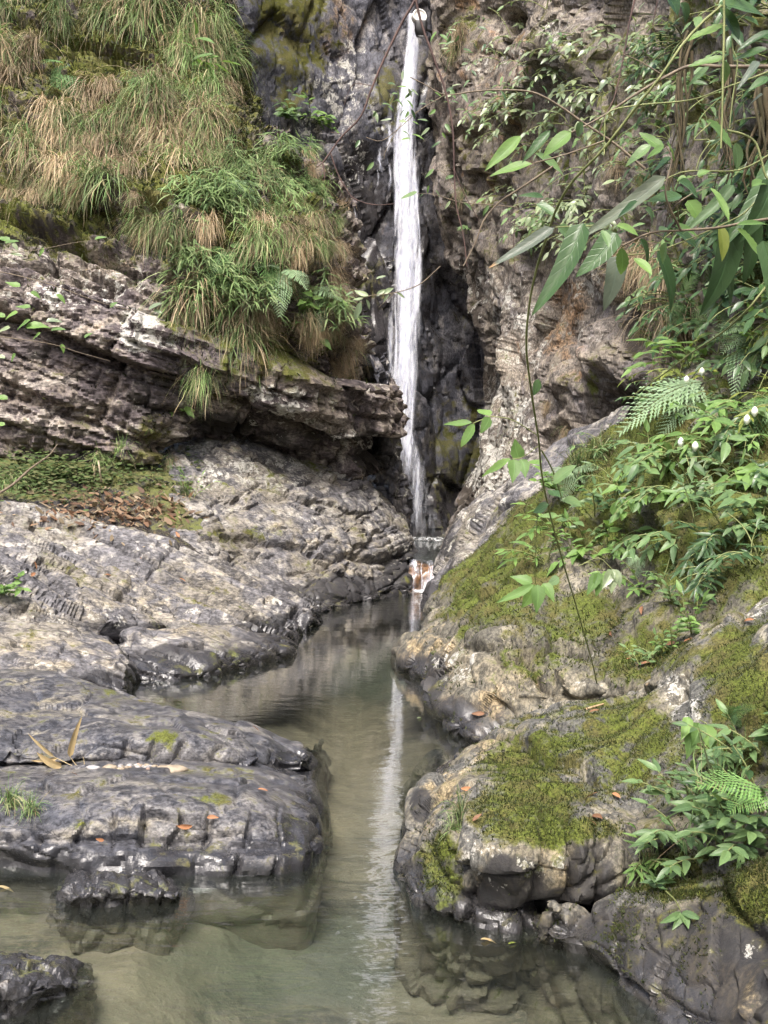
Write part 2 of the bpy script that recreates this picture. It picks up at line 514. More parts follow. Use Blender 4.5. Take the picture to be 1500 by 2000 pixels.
def l1_front(V, N):
    # upright flutes on the front face, rounded bulges low down
    px, py = project(V)
    face = sstep(.98, .6, N[:, 2]) * sstep(-.1, .03, V[:, 2])
    u = V[:, 0] * 7.5 + noise3(V * 4, 3) * 1.1
    iu = np.floor(u); fu = u - iu
    fl = (hash01(iu, seed=4) - .5) * .06 + (fu - .5) * (hash01(iu, seed=6) - .5) * .10 - .05 * np.exp(-(np.minimum(fu, 1 - fu) / .06) ** 2)
    lowb = sstep(.13, .06, V[:, 2]) * sstep(500, 330, px)
    bul = fbm(V * np.array([5, 5, 9]), 2, 12) * .075
    notch = -.035 * np.exp(-((V[:, 2] - .125 - .02 * noise3(V * 3, 8)) / .013) ** 2) * sstep(560, 380, px)
    return face * (fl * (1 - lowb) + bul * lowb) + notch * face
rock('rock_slab', rows, 230, 380, [relief(.03, 1.4, 3, 1), l1_front, facets(3.0, .016, 21, (.1, -.1, 1), 2.5, .8, .014, .06), relief(.002, 22, 2, 5)], m_polish,
     'low grey slab with a fluted water-polished front face, nearest on the left bank', 'rock', soft=2,
     dark=[(600,1640,60,90,.75),(180,1690,330,45,.6)], rust=[(220,1600,120,40,.35)], moss=[(150,1610,40,12,.6),(420,1560,40,12,.4)], lichen=[(250,1600,150,40,.35)])
# low black rock in front of it
rows = T_([
 [Z(95,1765,-.1), Z(100,1745,-.03), Z(110,1725,-.02), Z(130,1705,-.06)],
 [Z(135,1785,-.03), Z(140,1755,.04), Z(150,1730,.06), Z(170,1705,.03)],
 [Z(200,1782,-.02), Z(205,1745,.06), Z(215,1722,.08), Z(225,1705,.05)],
 [Z(270,1775,-.02), Z(275,1745,.05), Z(285,1725,.06), Z(290,1705,.03)],
 [Z(335,1768,-.02), Z(335,1752,.03), Z(335,1735,.03), Z(335,1715,-.02)],
 [Z(375,1760,-.1), Z(375,1748,-.05), Z(375,1735,-.05), Z(370,1720,-.1)]])
rows = [und(rows[0], -.3)] + rows + [und(rows[-1], -.3, .1)]
rock('black_rock', rows, 110, 170, [relief(.03, 6, 3, 2), cracked(9, .02, .12, 3, .012), ridges(.012, 14, 5, (1.6, 1, .8))], m_wet,
     'low wet black rock awash just in front of the fluted grey slab', 'rock')
# L0 : bottom-left black rock
rows = T_([
 [Z(-200,2040,-.1), Z(-200,1960,.08), Z(-190,1900,.12), Z(-180,1850,-.05)],
 [Z(-60,2030,-.05), Z(-60,1960,.08), Z(-50,1905,.12), Z(-40,1862,.0)],
 [Z(20,2000,-.02), Z(20,1950,.07), Z(30,1905,.10), Z(40,1870,.0)],
 [Z(90,1975,-.02), Z(90,1935,.06), Z(95,1905,.07), Z(100,1880,-.01)],
 [Z(140,1950,-.03), Z(140,1930,.02), Z(140,1910,.03), Z(140,1890,-.03)],
 [Z(185,1945,-.15), Z(185,1930,-.1), Z(180,1910,-.1), Z(175,1895,-.15)]])
rows = [und(rows[0], -.3)] + rows + [und(rows[-1], -.3, .1)]
rock('black_rock', rows, 130, 180, [relief(.03, 6, 3, 12), cracked(10, .018, .14, 13, .01), ridges(.010, 16, 15, (1.3, 1, 1))], m_wet,
     'wet black rock cut off by the bottom left corner', 'rock')
# L2
rows = T_([
 [Z(-300,1525,0.100), Z(-300,1478,0.240), Z(-300,1425,0.300), Z(-300,1360,0.340), Z(-300,1305,0.380)],
 [Z(0,1515,0.090), Z(0,1482,0.200), Z(0,1430,0.260), Z(0,1370,0.310), Z(0,1315,0.340)],
 [Z(110,1512,0.080), Z(110,1485,0.180), Z(110,1440,0.240), Z(110,1380,0.300), Z(110,1322,0.320)],
 [Z(210,1512,0.080), Z(210,1475,0.190), Z(210,1432,0.280), Z(210,1390,0.300), Z(210,1345,0.290)],
 [Z(350,1514,0.070), Z(350,1478,0.180), Z(350,1440,0.265), Z(350,1418,0.275), Z(350,1388,0.240)],
 [Z(470,1518,0.040), Z(470,1488,0.140), Z(470,1450,0.220), Z(470,1434,0.210), Z(465,1412,0.150)],
 [Z(560,1522,-0.025), Z(560,1502,0.055), Z(560,1472,0.105), Z(555,1458,0.095), Z(545,1442,0.045)],
 [Z(604,1522,-0.065), Z(606,1504,0.015), Z(606,1488,0.050), Z(602,1476,0.045), Z(590,1464,-0.005)],
 [Z(640,1530,-0.385), Z(645,1510,-0.285), Z(645,1490,-0.285), Z(640,1476,-0.285), Z(625,1460,-0.335)]])
rows = [und(rows[0], -.35, .02)] + rows + [und(rows[-1], -.5, .2)]
def l2_front(V, N):
    face = sstep(.98, .6, N[:, 2])
    u = V[:, 0] * 5.5 + noise3(V * 3, 13) * 1.0
    iu = np.floor(u); fu = u - iu
    return face * ((hash01(iu, seed=14) - .5) * .06 - .035 * np.exp(-(np.minimum(fu, 1 - fu) / .1) ** 2))
rock('rock_slab', rows, 230, 380, [relief(.045, 1.4, 3, 41), l2_front, scallop(3.2, .02, 44, (1, 1, .7)), facets(2.6, .03, 23, (.1, -.15, 1), 2.5, .5, .012), relief(.002, 22, 2, 45)], m_polish,
     'low grey slab with potholes and a dark tip, second from the bottom on the left bank', 'rock',
     dark=[(590,1490,60,40,.8),(430,1500,200,16,.6),(230,1500,120,14,.7)], rust=[(60,1390,120,50,.4),(40,1340,80,20,.5)], moss=[(315,1440,30,14,.6)], lichen=[(80,1380,160,60,.2)])  # dark strips along the crevice paint the shade under this slab
# L3a small tan hummock
rows = T_([
 [Z(-320,1350,.1), Z(-320,1310,.26), Z(-320,1240,.45), Z(-320,1190,.55)],
 [Z(0,1348,.08), Z(0,1310,.22), Z(0,1250,.36), Z(0,1207,.45)],
 [Z(80,1350,.05), Z(80,1312,.2), Z(80,1252,.35), Z(80,1214,.42)],
 [Z(150,1355,.03), Z(150,1315,.18), Z(150,1258,.32), Z(150,1226,.37)],
 [Z(215,1364,.0), Z(215,1325,.12), Z(218,1278,.25), Z(210,1243,.29)],
 [Z(252,1370,-.05), Z(254,1342,.05), Z(252,1305,.15), Z(240,1275,.18)],
 [Z(290,1372,-.3), Z(285,1345,-.25), Z(280,1315,-.2), Z(275,1290,-.2)]])
rows = [und(rows[0], -.4, .02)] + rows + [und(rows[-1], -.6, .3)]
rock('rock_hummock', rows, 150, 220, [relief(.06, 1.5, 3, 51), bedded(BED3, (.9, 0, -.4), .16, .7, .6, .02, .04, .025, .015, 52, .12), facets(2.5, .03, 53, BED3, 3, .6, .02), relief(.003, 20, 2, 55)],
     m_slab, 'small tan and grey hummock behind the low slabs at the left edge', 'rock',
     rust=[(90,1275,170,45,.55)], dark=[(190,1345,90,32,.85),(60,1350,120,14,.6)], lichen=[(100,1300,150,20,.4)])
# L3b pointed dark hummock at the pool
rows = T_([
 [Z(205,1330,-.1), Z(205,1300,-.02), Z(205,1262,.05), Z(205,1235,.12)],
 [Z(245,1330,-.03), Z(240,1292,.1), Z(238,1258,.2), Z(240,1228,.26)],
 [Z(310,1333,-.01), Z(308,1288,.14), Z(305,1252,.23), Z(305,1222,.28)],
 [Z(390,1330,-.01), Z(388,1285,.14), Z(385,1248,.23), Z(380,1218,.28)],
 [Z(470,1312,-.01), Z(470,1278,.12), Z(470,1250,.18), Z(468,1226,.22)],
 [Z(540,1292,-.01), Z(545,1268,.08), Z(545,1250,.12), Z(540,1232,.14)],
 [Z(577,1280,-.03), Z(578,1264,.03), Z(576,1250,.05), Z(570,1236,.06)],
 [Z(602,1278,-.3), Z(604,1262,-.25), Z(602,1248,-.25), Z(596,1232,-.25)]])
rows = [und(rows[0], -.4, .02)] + rows + [und(rows[-1], -.6, .3)]
rock('rock_hummock', rows, 150, 260, [relief(.05, 1.8, 3, 61), bedded(BED3, (.9, 0, -.4), .15, .7, .6, .02, .04, .025, .015, 66, .12), facets(2.2, .035, 63, BED3, 2.5, .6, .02), scallop(4, .035, 62, (1, 1, .8)), relief(.003, 20, 2, 65)], m_slab,
     'dark hummock with a tan crest whose foot dips into the pool, below the long ridge', 'rock',
     dark=[(400,1300,230,36,.8),(330,1285,70,35,.6),(570,1260,60,30,.9)], rust=[(330,1232,110,20,.6)])
# L3 long ridge of dipping beds
rows = T_([
 [Z(-320,1210,.5), Z(-320,1130,.82), Z(-320,1040,1.1), Z(-320,955,1.38)],
 [Z(0,1220,.40), Z(0,1140,.68), Z(0,1060,.95), Z(0,985,1.2)],
 [Z(150,1230,.30), Z(150,1160,.52), Z(150,1090,.78), Z(150,1025,1.02)],
 [Z(300,1232,.22), Z(300,1175,.42), Z(300,1120,.62), Z(300,1065,.82)],
 [Z(420,1240,.14), Z(420,1188,.32), Z(420,1145,.45), Z(420,1108,.58)],
 [Z(510,1248,.04), Z(515,1205,.18), Z(515,1172,.28), Z(515,1150,.34)],
 [Z(575,1245,-.02), Z(580,1220,.07), Z(585,1202,.10), Z(585,1188,.12)],
 [Z(608,1236,-.04), Z(611,1224,.0), Z(611,1213,.02), Z(606,1203,.02)],
 [Z(640,1240,-.5), Z(645,1226,-.4), Z(645,1212,-.4), Z(640,1200,-.4)]])
rows = [und(rows[0], -.5, .05)] + rows + [und(rows[-1], -.9, .9)]
rock('rock_ridge', rows, 300, 440, [relief(.12, .7, 3, 71), bedded(BED3, (.9, 0, -.4), .34, 1.5, 1.5, .05, .13, .05, .03, 72, .10, .3), bedded(BED3, (.9, 0, -.4), .12, .8, .9, .022, .05, .03, .014, 77, .10, .4), bedded(BED3, (.9, 0, -.4), .045, .5, .5, .007, .016, .01, .008, 78, .12, .6), facets(1.6, .025, 73, BED3, 4.5, .8, .025, .06), facets(4, .010, 74, BED3, 5, .8, .012, .06)], m_slab,
     'long grey ridge of tilted rock beds sloping down to the pool, left bank', 'rock', soft=1,
     rust=[(330,1150,330,50,.42),(250,1190,300,30,.5)], dark=[(560,1235,80,30,.9),(350,1222,200,10,.7)], lichen=[(300,1205,320,26,.5),(480,1190,110,40,.5),(150,1060,200,40,.2)], moss=[(250,1110,100,30,.2)])

# ledge of soil between ridge and cliff
rows = [
 [P(-420,970,11.8), P(0,1008,12.4), P(150,1050,12.6), P(300,1090,12.9), P(420,1140,13.2), P(470,1200,13.4)],
 [P(-420,930,12.6), P(0,985,12.9), P(150,1018,13.1), P(300,1045,13.4), P(420,1090,13.8), P(470,1160,14.2)],
 [P(-420,880,13.6), P(0,940,13.8), P(150,965,14.0), P(300,985,14.2), P(420,1030,14.6), P(470,1100,15)],
 [P(-420,825,14.8), P(0,885,14.9), P(150,895,15.1), P(300,905,15.3), P(420,920,15.8), P(470,930,16.2)],
 [P(-420,790,16), P(0,850,16.2), P(150,855,16.4), P(300,860,16.6), P(420,860,17.2), P(470,870,17.5)]]
rock('earth_ledge', rows, 130, 190, [relief(.14, 1.2, 4, 81), relief(.05, 5, 4, 82)], m_soil, None, kind='structure',
     moss=[(70,930,170,50,.75),(300,930,130,45,.8),(380,1000,90,50,.75)], lichen=[(150,885,30,14,.9),(230,890,40,14,.9),(20,880,40,12,.9)], rust=[(250,990,190,40,.6)], )

# L4 boulder under the overhang
c = [
 [Z(330,1220,.0), P(330,1130,13.2), P(320,1075,13.6), P(330,1005,14.2), P(330,920,15.2), P(340,850,16.6)],
 [Z(470,1205,.0), P(430,1120,13.6), P(420,1060,14.0), P(410,990,14.7), P(410,905,15.6), P(410,835,16.8)],
 [Z(555,1192,.0), P(520,1120,14.2), P(505,1052,14.8), P(490,975,15.4), P(485,890,16.2), P(485,838,17.4)],
 [Z(602,1186,.0), P(600,1130,14.7), P(595,1062,15.3), P(590,970,16.0), P(590,905,17.0), P(590,870,18.0)],
 [Z(660,1181,.0), P(660,1128,15.2), P(660,1052,15.9), P(665,975,16.7), P(670,930,17.5), P(672,900,18.6)],
 [Z(720,1172,.0), P(722,1122,15.9), P(722,1045,16.6), P(720,985,17.4), P(716,955,18.1), P(714,930,19.2)],
 [Z(770,1162,.0), P(772,1115,16.6), P(768,1050,17.3), P(752,1005,18.0), P(742,980,18.8), P(738,960,19.8)],
 [Z(797,1153,.0), P(800,1115,17.1), P(796,1068,17.7), P(782,1030,18.5), P(772,1010,19.2), P(766,990,20)],
 [Z(800,1140,-.3), P(795,1112,18.5), P(790,1070,19), P(775,1035,19.5), P(766,1015,20), P(760,1000,20.5)]]
rows = T_(c)
rows = [und(rows[0], -.6, .02)] + rows
rock('boulder', rows, 300, 330, [relief(.16, .7, 3, 91), bedded(BEDL, JNT, .55, 2.0, 1.3, .04, .11, .07, .03, 92, .15, .3), bedded(BEDL, JNT, .16, 1.0, .7, .018, .04, .025, .014, 97, .15, .4), facets(1.0, .06, 93, BEDL, 3, .7, .04, .07), facets(2.8, .022, 94, BEDL, 4, .8, .02, .07)], m_slab,
     'broad rounded boulder below the dark overhang, left of the small cascade', 'rock', soft=1,
     lichen=[(520,925,150,40,.75),(750,1000,70,50,.6),(780,1080,30,60,.5),(440,880,60,40,.6),(620,990,180,60,.25)], dark=[(790,1115,40,60,.85),(700,1150,130,26,.85),(600,1165,90,20,.8)],
     rust=[(650,1085,110,40,.4),(460,900,60,50,.5),(560,1060,100,40,.3)], moss=[(510,1040,40,14,.6),(470,830,60,20,.3),(650,900,70,20,.3)])

# LP dark pillar beside the falls
rows = [
 [P(690,1080,20.2), P(735,1085,19.4), P(770,1085,19.2), P(797,1085,19.6), P(800,1085,21.5)],
 [P(690,1000,20.4), P(735,1000,19.5), P(765,1000,19.3), P(791,1000,19.7), P(792,1000,21.5)],
 [P(690,920,20.4), P(738,920,19.6), P(762,920,19.4), P(781,920,19.8), P(780,920,21.5)],
 [P(690,840,20.2), P(738,840,19.4), P(756,840,19.3), P(772,840,19.8), P(770,840,21.5)],
 [P(690,760,20.0), P(732,760,19.2), P(750,760,19.2), P(764,760,19.8), P(762,760,21.5)],
 [P(680,700,20.0), P(715,690,19.2), P(735,690,19.4), P(746,690,20.0), P(745,690,21.5)]]
rock('rock_pillar', rows, 200, 110, [relief(.12, 1.2, 3, 101), facets(1.4, .12, 102, (.3, .2, .9), 1.6, .5, .04), facets(4, .05, 103, (.3, .2, .9), 1.6, .5, .02), relief(.02, 8, 3, 104)], m_back,
     'dark narrow rock pillar speckled with lichen at the left foot of the waterfall', 'rock',
     dark=[(755,950,60,180,.55)], lichen=[(785,900,16,180,.6),(760,780,30,60,.4)])

# LC the left cliff
def wide(row, x0=-420):
    return row
rows = [
 [P(-300,880,14.7), P(0,900,14.75), P(150,905,14.85), P(300,905,15.1), P(390,850,16.3), P(500,872,16.9), P(600,905,17.4), P(690,930,18.2), P(740,925,20.4), P(765,925,20.9), P(740,925,23)],
 [P(-300,790,14.7), P(0,810,14.75), P(150,812,14.8), P(300,815,15.0), P(395,812,15.9), P(500,842,16.4), P(600,876,16.8), P(688,904,17.3), P(722,900,18.4), P(752,900,19.8), P(740,900,23)],
 [P(-300,720,14.75), P(0,735,14.8), P(150,740,14.8), P(300,750,14.95), P(400,785,15.6), P(500,806,15.9), P(600,832,16.4), P(692,858,17.0), P(732,850,18.0), P(766,850,19.2), P(745,850,23)],
 [P(-300,660,14.75), P(0,680,14.75), P(150,682,14.75), P(300,700,14.9), P(400,745,15.3), P(500,755,15.6), P(600,772,16.0), P(690,792,16.7), P(735,780,17.6), P(763,785,18.8), P(740,785,23)],
 [P(-300,580,14.6), P(0,600,14.7), P(150,600,14.7), P(300,605,14.8), P(400,625,15.0), P(500,645,15.2), P(600,660,15.6), P(670,680,16.3), P(716,685,17.4), P(742,692,18.6), P(715,690,23)],
 [P(-300,490,15.0), P(0,500,15.1), P(150,500,15.1), P(300,500,15.1), P(400,502,15.1), P(500,505,15.3), P(580,510,15.8), P(636,525,16.6), P(672,545,17.8), P(692,560,19.0), P(665,560,23)],
 [P(-300,390,15.6), P(0,400,15.7), P(150,400,15.7), P(300,400,15.7), P(395,385,15.9), P(475,378,16.3), P(545,378,17.0), P(595,390,17.8), P(622,402,18.8), P(640,412,19.8), P(610,410,23)],
 [P(-300,230,16.7), P(0,250,16.7), P(150,250,16.8), P(290,250,16.9), P(370,250,17.1), P(425,245,17.5), P(465,252,18.2), P(505,265,19.0), P(530,275,19.8), P(545,282,20.8), P(515,282,24)],
 [P(-300,60,18.0), P(0,80,18.0), P(140,80,18.1), P(270,80,18.3), P(340,80,18.6), P(385,80,19.0), P(418,85,19.6), P(440,90,20.4), P(455,95,21.2), P(462,100,22.2), P(430,100,25)],
 [P(-300,-160,19.4), P(0,-150,19.4), P(130,-150,19.5), P(250,-150,19.7), P(320,-150,20), P(360,-150,20.4), P(390,-145,21), P(412,-140,21.8), P(425,-135,22.6), P(432,-130,23.6), P(400,-130,26)],
 [P(-300,-520,22), P(0,-500,22), P(120,-500,22), P(240,-500,22.2), P(300,-500,22.4), P(340,-500,22.8), P(370,-500,23.4), P(390,-500,24), P(402,-500,24.6), P(410,-500,25.4), P(380,-500,28)]]
rock('cliff_face', rows, 420, 420, [relief(.3, .45, 3, 111), bedded(BEDK, (.85, .5, -.3), .75, 1.8, 1.8, .14, .30, .16, .05, 112, .15, .25, .14), bedded(BEDK, (.85, .5, -.3), .28, .7, .8, .09, .13, .08, .025, 117, .15, .4, .08), bedded(BEDK, (.85, .5, -.3), .10, .4, .4, .025, .03, .025, .014, 119, .15, .6), facets(1.0, .05, 116, BEDK, 4, .8, .04, .07), facets(2.6, .035, 113, BEDK, 3.5, .8, .03, .09), facets(6, .016, 114, BEDK, 2.5, .7, .01, .1)], m_cliff,
     'left cliff of purple-grey tilted rock beds draped with grass', 'cliff',
     lichen=[(180,560,260,70,.45),(290,640,70,50,.8),(240,590,60,50,.5),(80,500,120,40,.5),(560,800,100,50,.5),(740,700,40,60,.6),(520,770,40,20,1),(690,860,50,20,.6)],
     dark=[(320,770,90,50,.4),(100,690,160,14,.4),(430,830,80,24,.7),(560,860,120,24,.6),(60,430,200,50,.7),(300,480,120,50,.5),(720,880,30,50,.9)],  # partly shade painted into the slit and recess under the overhang
     rust=[(150,620,180,40,.25),(620,740,100,40,.4),(250,880,100,30,.5),(200,520,120,30,.3)],
     moss=[(230,180,380,300,1.0),(150,390,240,90,.85),(500,420,160,190,.8),(560,620,160,120,.62),(430,660,90,120,.5),(320,460,100,80,.6),(300,840,40,30,.6),(250,900,160,20,.6),(-200,200,200,260,.8)])

# BW wall behind the falls
rows = []
for y in (1130, 1040, 950, 850, 720, 580, 440, 300, 160, 20, -150, -500):
    up = (1040 - y) / 1000.0
    r_ = sstep(300, 800, np.array(float(y)))
    rec = .35 * float(r_)
    rows.append([P(250, y, 23.2 + up * .8), P(420, y, 23.0 + up * .9), P(520, y, 23.6 + up), P(620, y, 24.6 + up), P(700, y, 25.6 + up * .9), P(760, y, 26.3 + up * .7), P(805, y, 26.7 + up * .5),
                 P(850, y, 27.0 + rec + up * .4), P(900, y, 27.4 + rec + up * .3), P(960, y, 27.2 + rec * .5), P(1050, y, 26.4), P(1200, y, 25)])
rock('waterfall_wall', rows, 380, 260, [relief(.6, .35, 3, 121), facets(.38, .26, 122, (1, .3, .15), 2.4, .6, .1), facets(1.0, .07, 123, (1, .2, .2), 2.6, .6, .05), facets(2.6, .025, 124, (1, .1, .2), 2.6, .5, .02)], m_back,
     'dark wet rock wall behind the waterfall', 'cliff',
     dark=[(700,430,70,160,.75),(730,620,60,160,.85),(880,720,90,420,.35),(845,350,34,330,.5),(760,200,40,120,.5),(650,560,60,120,.6),(620,180,70,70,.35),(870,980,90,120,.7)],  # includes shade painted into the recess beside the falls
     lichen=[(650,200,80,110,.6),(680,110,30,40,.7),(610,300,80,80,.4),(690,330,40,60,.5),(560,250,60,40,.4),(480,210,40,40,.4)],
     rust=[(660,60,40,80,.75),(640,120,40,30,.4),(745,440,16,30,.8),(560,60,60,60,.3)], moss=[(560,70,90,110,.9),(520,150,90,50,.8),(570,190,60,40,.8),(760,190,30,60,.7),(740,230,40,60,.6),(890,900,60,140,.65),(720,560,40,60,.4)])
# the lip above: shoulder over the pipe on the right of the falls
# RC the right cliff
rows = []
edge = {1080: 868, 1000: 902, 900: 940, 800: 952, 700: 958, 600: 936, 500: 902, 400: 882, 300: 872, 180: 862, 60: 850, -100: 846, -300: 842, -600: 840}
for y, e in edge.items():
    back = max(0, (600 - y)) / 1000.0
    lean = max(0, (y - 600)) / 450.0
    rows.append([P(e - 4, y, 29), P(e, y, 24.6 + back - lean * 3.2), P(e + 30, y, 23.2 + back - lean * 3.4), P(1000, y, 21.4 + back - lean * 3.6), P(1100, y, 18.6 + back * 1.3 - lean * 2.6), P(1180, y, 16.4 + back * 1.5 - lean * 1.6),
                 P(1260, y, 14.2 + back * 1.6 - lean), P(1340, y, 12.2 + back * 1.5), P(1430, y, 10.4 + back * 1.2), P(1560, y, 8.8 + back), P(1800, y, 7.2 + back), P(2300, y, 5.6 + back)])
def rc_hollow(V, N):
    px, py = project(V)
    w = noise3(V * 1.5, 5) * 25
    h = -.9 * np.exp(-(((px + w - 1240) / 24) ** 2 + ((py - 640) / 75) ** 2)) - .6 * np.exp(-(((px + w - 1200) / 50) ** 2 + ((py - 790) / 45) ** 2)) + .35 * np.exp(-(((px - 1190) / 40) ** 2 + ((py - 680) / 90) ** 2))
    h = h - .8 * np.exp(-(((px + w - 985) / 26) ** 2 + ((py - 40) / 25) ** 2)) - .7 * np.exp(-(((px + w - 1180) / 30) ** 2 + ((py - 20) / 60) ** 2)) + .5 * np.exp(-(((px - 1085) / 45) ** 2 + ((py - 100) / 55) ** 2))
    return h
rock('cliff_face', rows, 420, 380, [relief(.45, .4, 3, 131), rc_hollow, bedded(BEDC, (.3, .2, 1), .7, 2.6, 1.6, .06, .18, .06, .04, 132, .2, .25), bedded(BEDC, (.3, .2, 1), .2, 1.3, .8, .03, .08, .04, .018, 137, .2, .4), bedded(BEDC, (.3, .2, 1), .08, .7, .5, .012, .03, .018, .012, 139, .2, .6), facets(.7, .07, 136, BEDC, 3.5, .8, .05, .08), facets(2.0, .03, 133, BEDC, 4, .8, .03, .08)], m_right,
     'right cliff of steeply streaked tan rock hung with climbing plants', 'cliff',
     lichen=[(980,830,70,120,.75),(960,920,60,60,.8),(1000,640,60,120,.55),(1080,640,120,70,.35),(940,560,60,60,.45),(1090,80,50,50,.6),(960,100,70,60,.4),(1160,560,60,30,.5)],
     rust=[(1110,590,40,60,.9),(1090,660,30,60,.8),(1050,700,120,60,.45),(910,10,40,20,.8),(950,130,120,110,.5),(1000,250,150,120,.45),(1200,500,120,80,.5)],
     dark=[(910,620,50,120,.6),(930,980,40,80,.8),(1250,800,90,70,.6),(1240,650,30,60,.7),(880,300,20,200,.5)],  # darker in the carved hollows
     moss=[(1160,760,14,60,.9),(900,60,50,60,.55),(1150,200,170,160,.5),(1000,300,120,150,.4),(1250,510,70,60,.6),(1300,300,120,200,.5),(1450,300,200,500,.6),(1400,650,150,120,.55),(1020,480,100,60,.35),(1090,760,60,30,.3)])
# R3 grey boulder at the cascade, right
rows = T_([
 [D(Z(845,1150,-.3), 0, 1.5, 0), P(866,1100,18.4), P(885,1055,18.8), P(915,1010,19.2), P(965,960,19.6)],
 [Z(838,1166,0), P(850,1110,16.0), P(868,1060,16.6), P(900,1008,17.1), P(955,960,17.5)],
 [Z(836,1184,0), P(862,1125,14.9), P(890,1065,15.5), P(935,1000,16.0), P(1000,930,16.6)],
 [Z(872,1192,0), P(915,1122,14.1), P(955,1045,14.6), P(1005,965,15.0), P(1070,880,15.6)],
 [Z(940,1196,0), P(985,1120,13.4), P(1030,1030,13.9), P(1085,930,14.3), P(1150,830,14.8)],
 [Z(1020,1200,0), P(1070,1110,12.8), P(1110,1010,13.3), P(1170,900,13.6), P(1230,790,14)]])
rows = [und(rows[0], -.5)] + rows
rock('boulder', rows, 260, 190, [relief(.14, .9, 3, 141), facets(1.2, .12, 142, BEDR, 2.0, .5, .04), facets(3.2, .045, 143, BEDR, 2.0, .5, .02), relief(.004, 16, 2, 144)], m_slab,
     'grey angular boulder on the right of the small cascade', 'rock', soft=2,
     dark=[(850,1160,50,30,.9),(870,1050,24,60,.7),(900,1140,60,40,.5)], lichen=[(930,1000,70,60,.6),(900,1060,40,40,.5),(1000,900,60,60,.5)], moss=[(1000,1040,40,60,.5)])
# R2 mossy bank
rows = [
 [Z(930,1475,-.5), Z(940,1458,-.05), Z(1040,1440,.15), Z(1180,1400,.25), P(1400,1320,5.9), P(1620,1200,5.6), P(2100,1000,5)],
 [Z(905,1445,-.5), Z(910,1440,0), Z(950,1400,.14), Z(1090,1365,.3), P(1240,1318,6.6), P(1430,1210,6.4), P(1800,1000,6)],
 [Z(868,1425,-.5), Z(868,1412,0), Z(898,1362,.18), Z(1010,1330,.36), P(1200,1270,7.3), P(1420,1140,6.9), P(1800,900,6.5)],
 [Z(825,1352,-.5), Z(826,1345,0), Z(852,1290,.26), Z(980,1240,.58), P(1150,1160,8.3), P(1410,1000,7.6), P(1800,780,7)],
 [Z(789,1298,-.5), Z(789,1290,0), Z(803,1250,.22), P(935,1140,10.0), P(1110,1040,9.5), P(1370,870,8.6), P(1800,640,8)],
 [Z(806,1262,-.5), Z(808,1252,0), Z(826,1215,.26), P(955,1080,11.6), P(1085,975,11), P(1320,815,9.8), P(1800,570,9)],
 [Z(850,1235,-.5), Z(860,1225,0), P(880,1185,13.2), P(985,1055,13), P(1100,950,12.4), P(1300,805,11.2), P(1800,560,10.4)],
 [D(Z(850,1235,-.8), 0, .6), D(Z(860,1225,-.5), 0, .8), D(P(880,1185,13.2), 0, 1, -.6), D(P(985,1055,13), 0, 1, -.7), D(P(1100,950,12.4), 0, 1, -.8), D(P(1300,805,11.2), 0, 1, -.8), D(P(1800,560,10.4), 0, 1, -.8)]]
rock('mossy_bank', rows, 330, 420, [relief(.22, .7, 3, 151), bedded(BEDR, (.3, .2, 1), .5, 1.6, 1.1, .04, .07, .05, .03, 156, .2, .4), facets(.9, .09, 152, BEDR, 2.6, .7, .05, .08), facets(2.6, .04, 153, BEDR, 2.4, .7, .025, .09), relief(.003, 20, 2, 154)], m_moss,
     'mossy bank rising from the right edge of the pool', 'rock', soft=2,
     moss=[(960,1120,130,110,.95),(1050,1010,90,80,.9),(1230,900,190,150,1.15),(1350,1000,210,190,1.05),(1150,1000,120,90,.8),(1130,1230,160,80,.7),(1250,1280,130,60,.75),(1440,1000,150,250,.8),(1000,1260,60,50,.4),(1600,900,250,300,.8),(1070,1300,60,40,.4)],
     rust=[(830,1290,60,70,.85),(920,1400,90,60,.7),(1000,1320,120,60,.5),(900,1230,80,60,.3)],
     dark=[(835,1325,45,50,.85),(890,1395,50,45,.85),(1200,1110,60,30,.4)], lichen=[(900,1300,60,60,.6),(1010,1310,110,60,.5),(1150,1290,50,60,.5),(1190,1130,40,60,.6),(1200,1090,30,60,.5)])
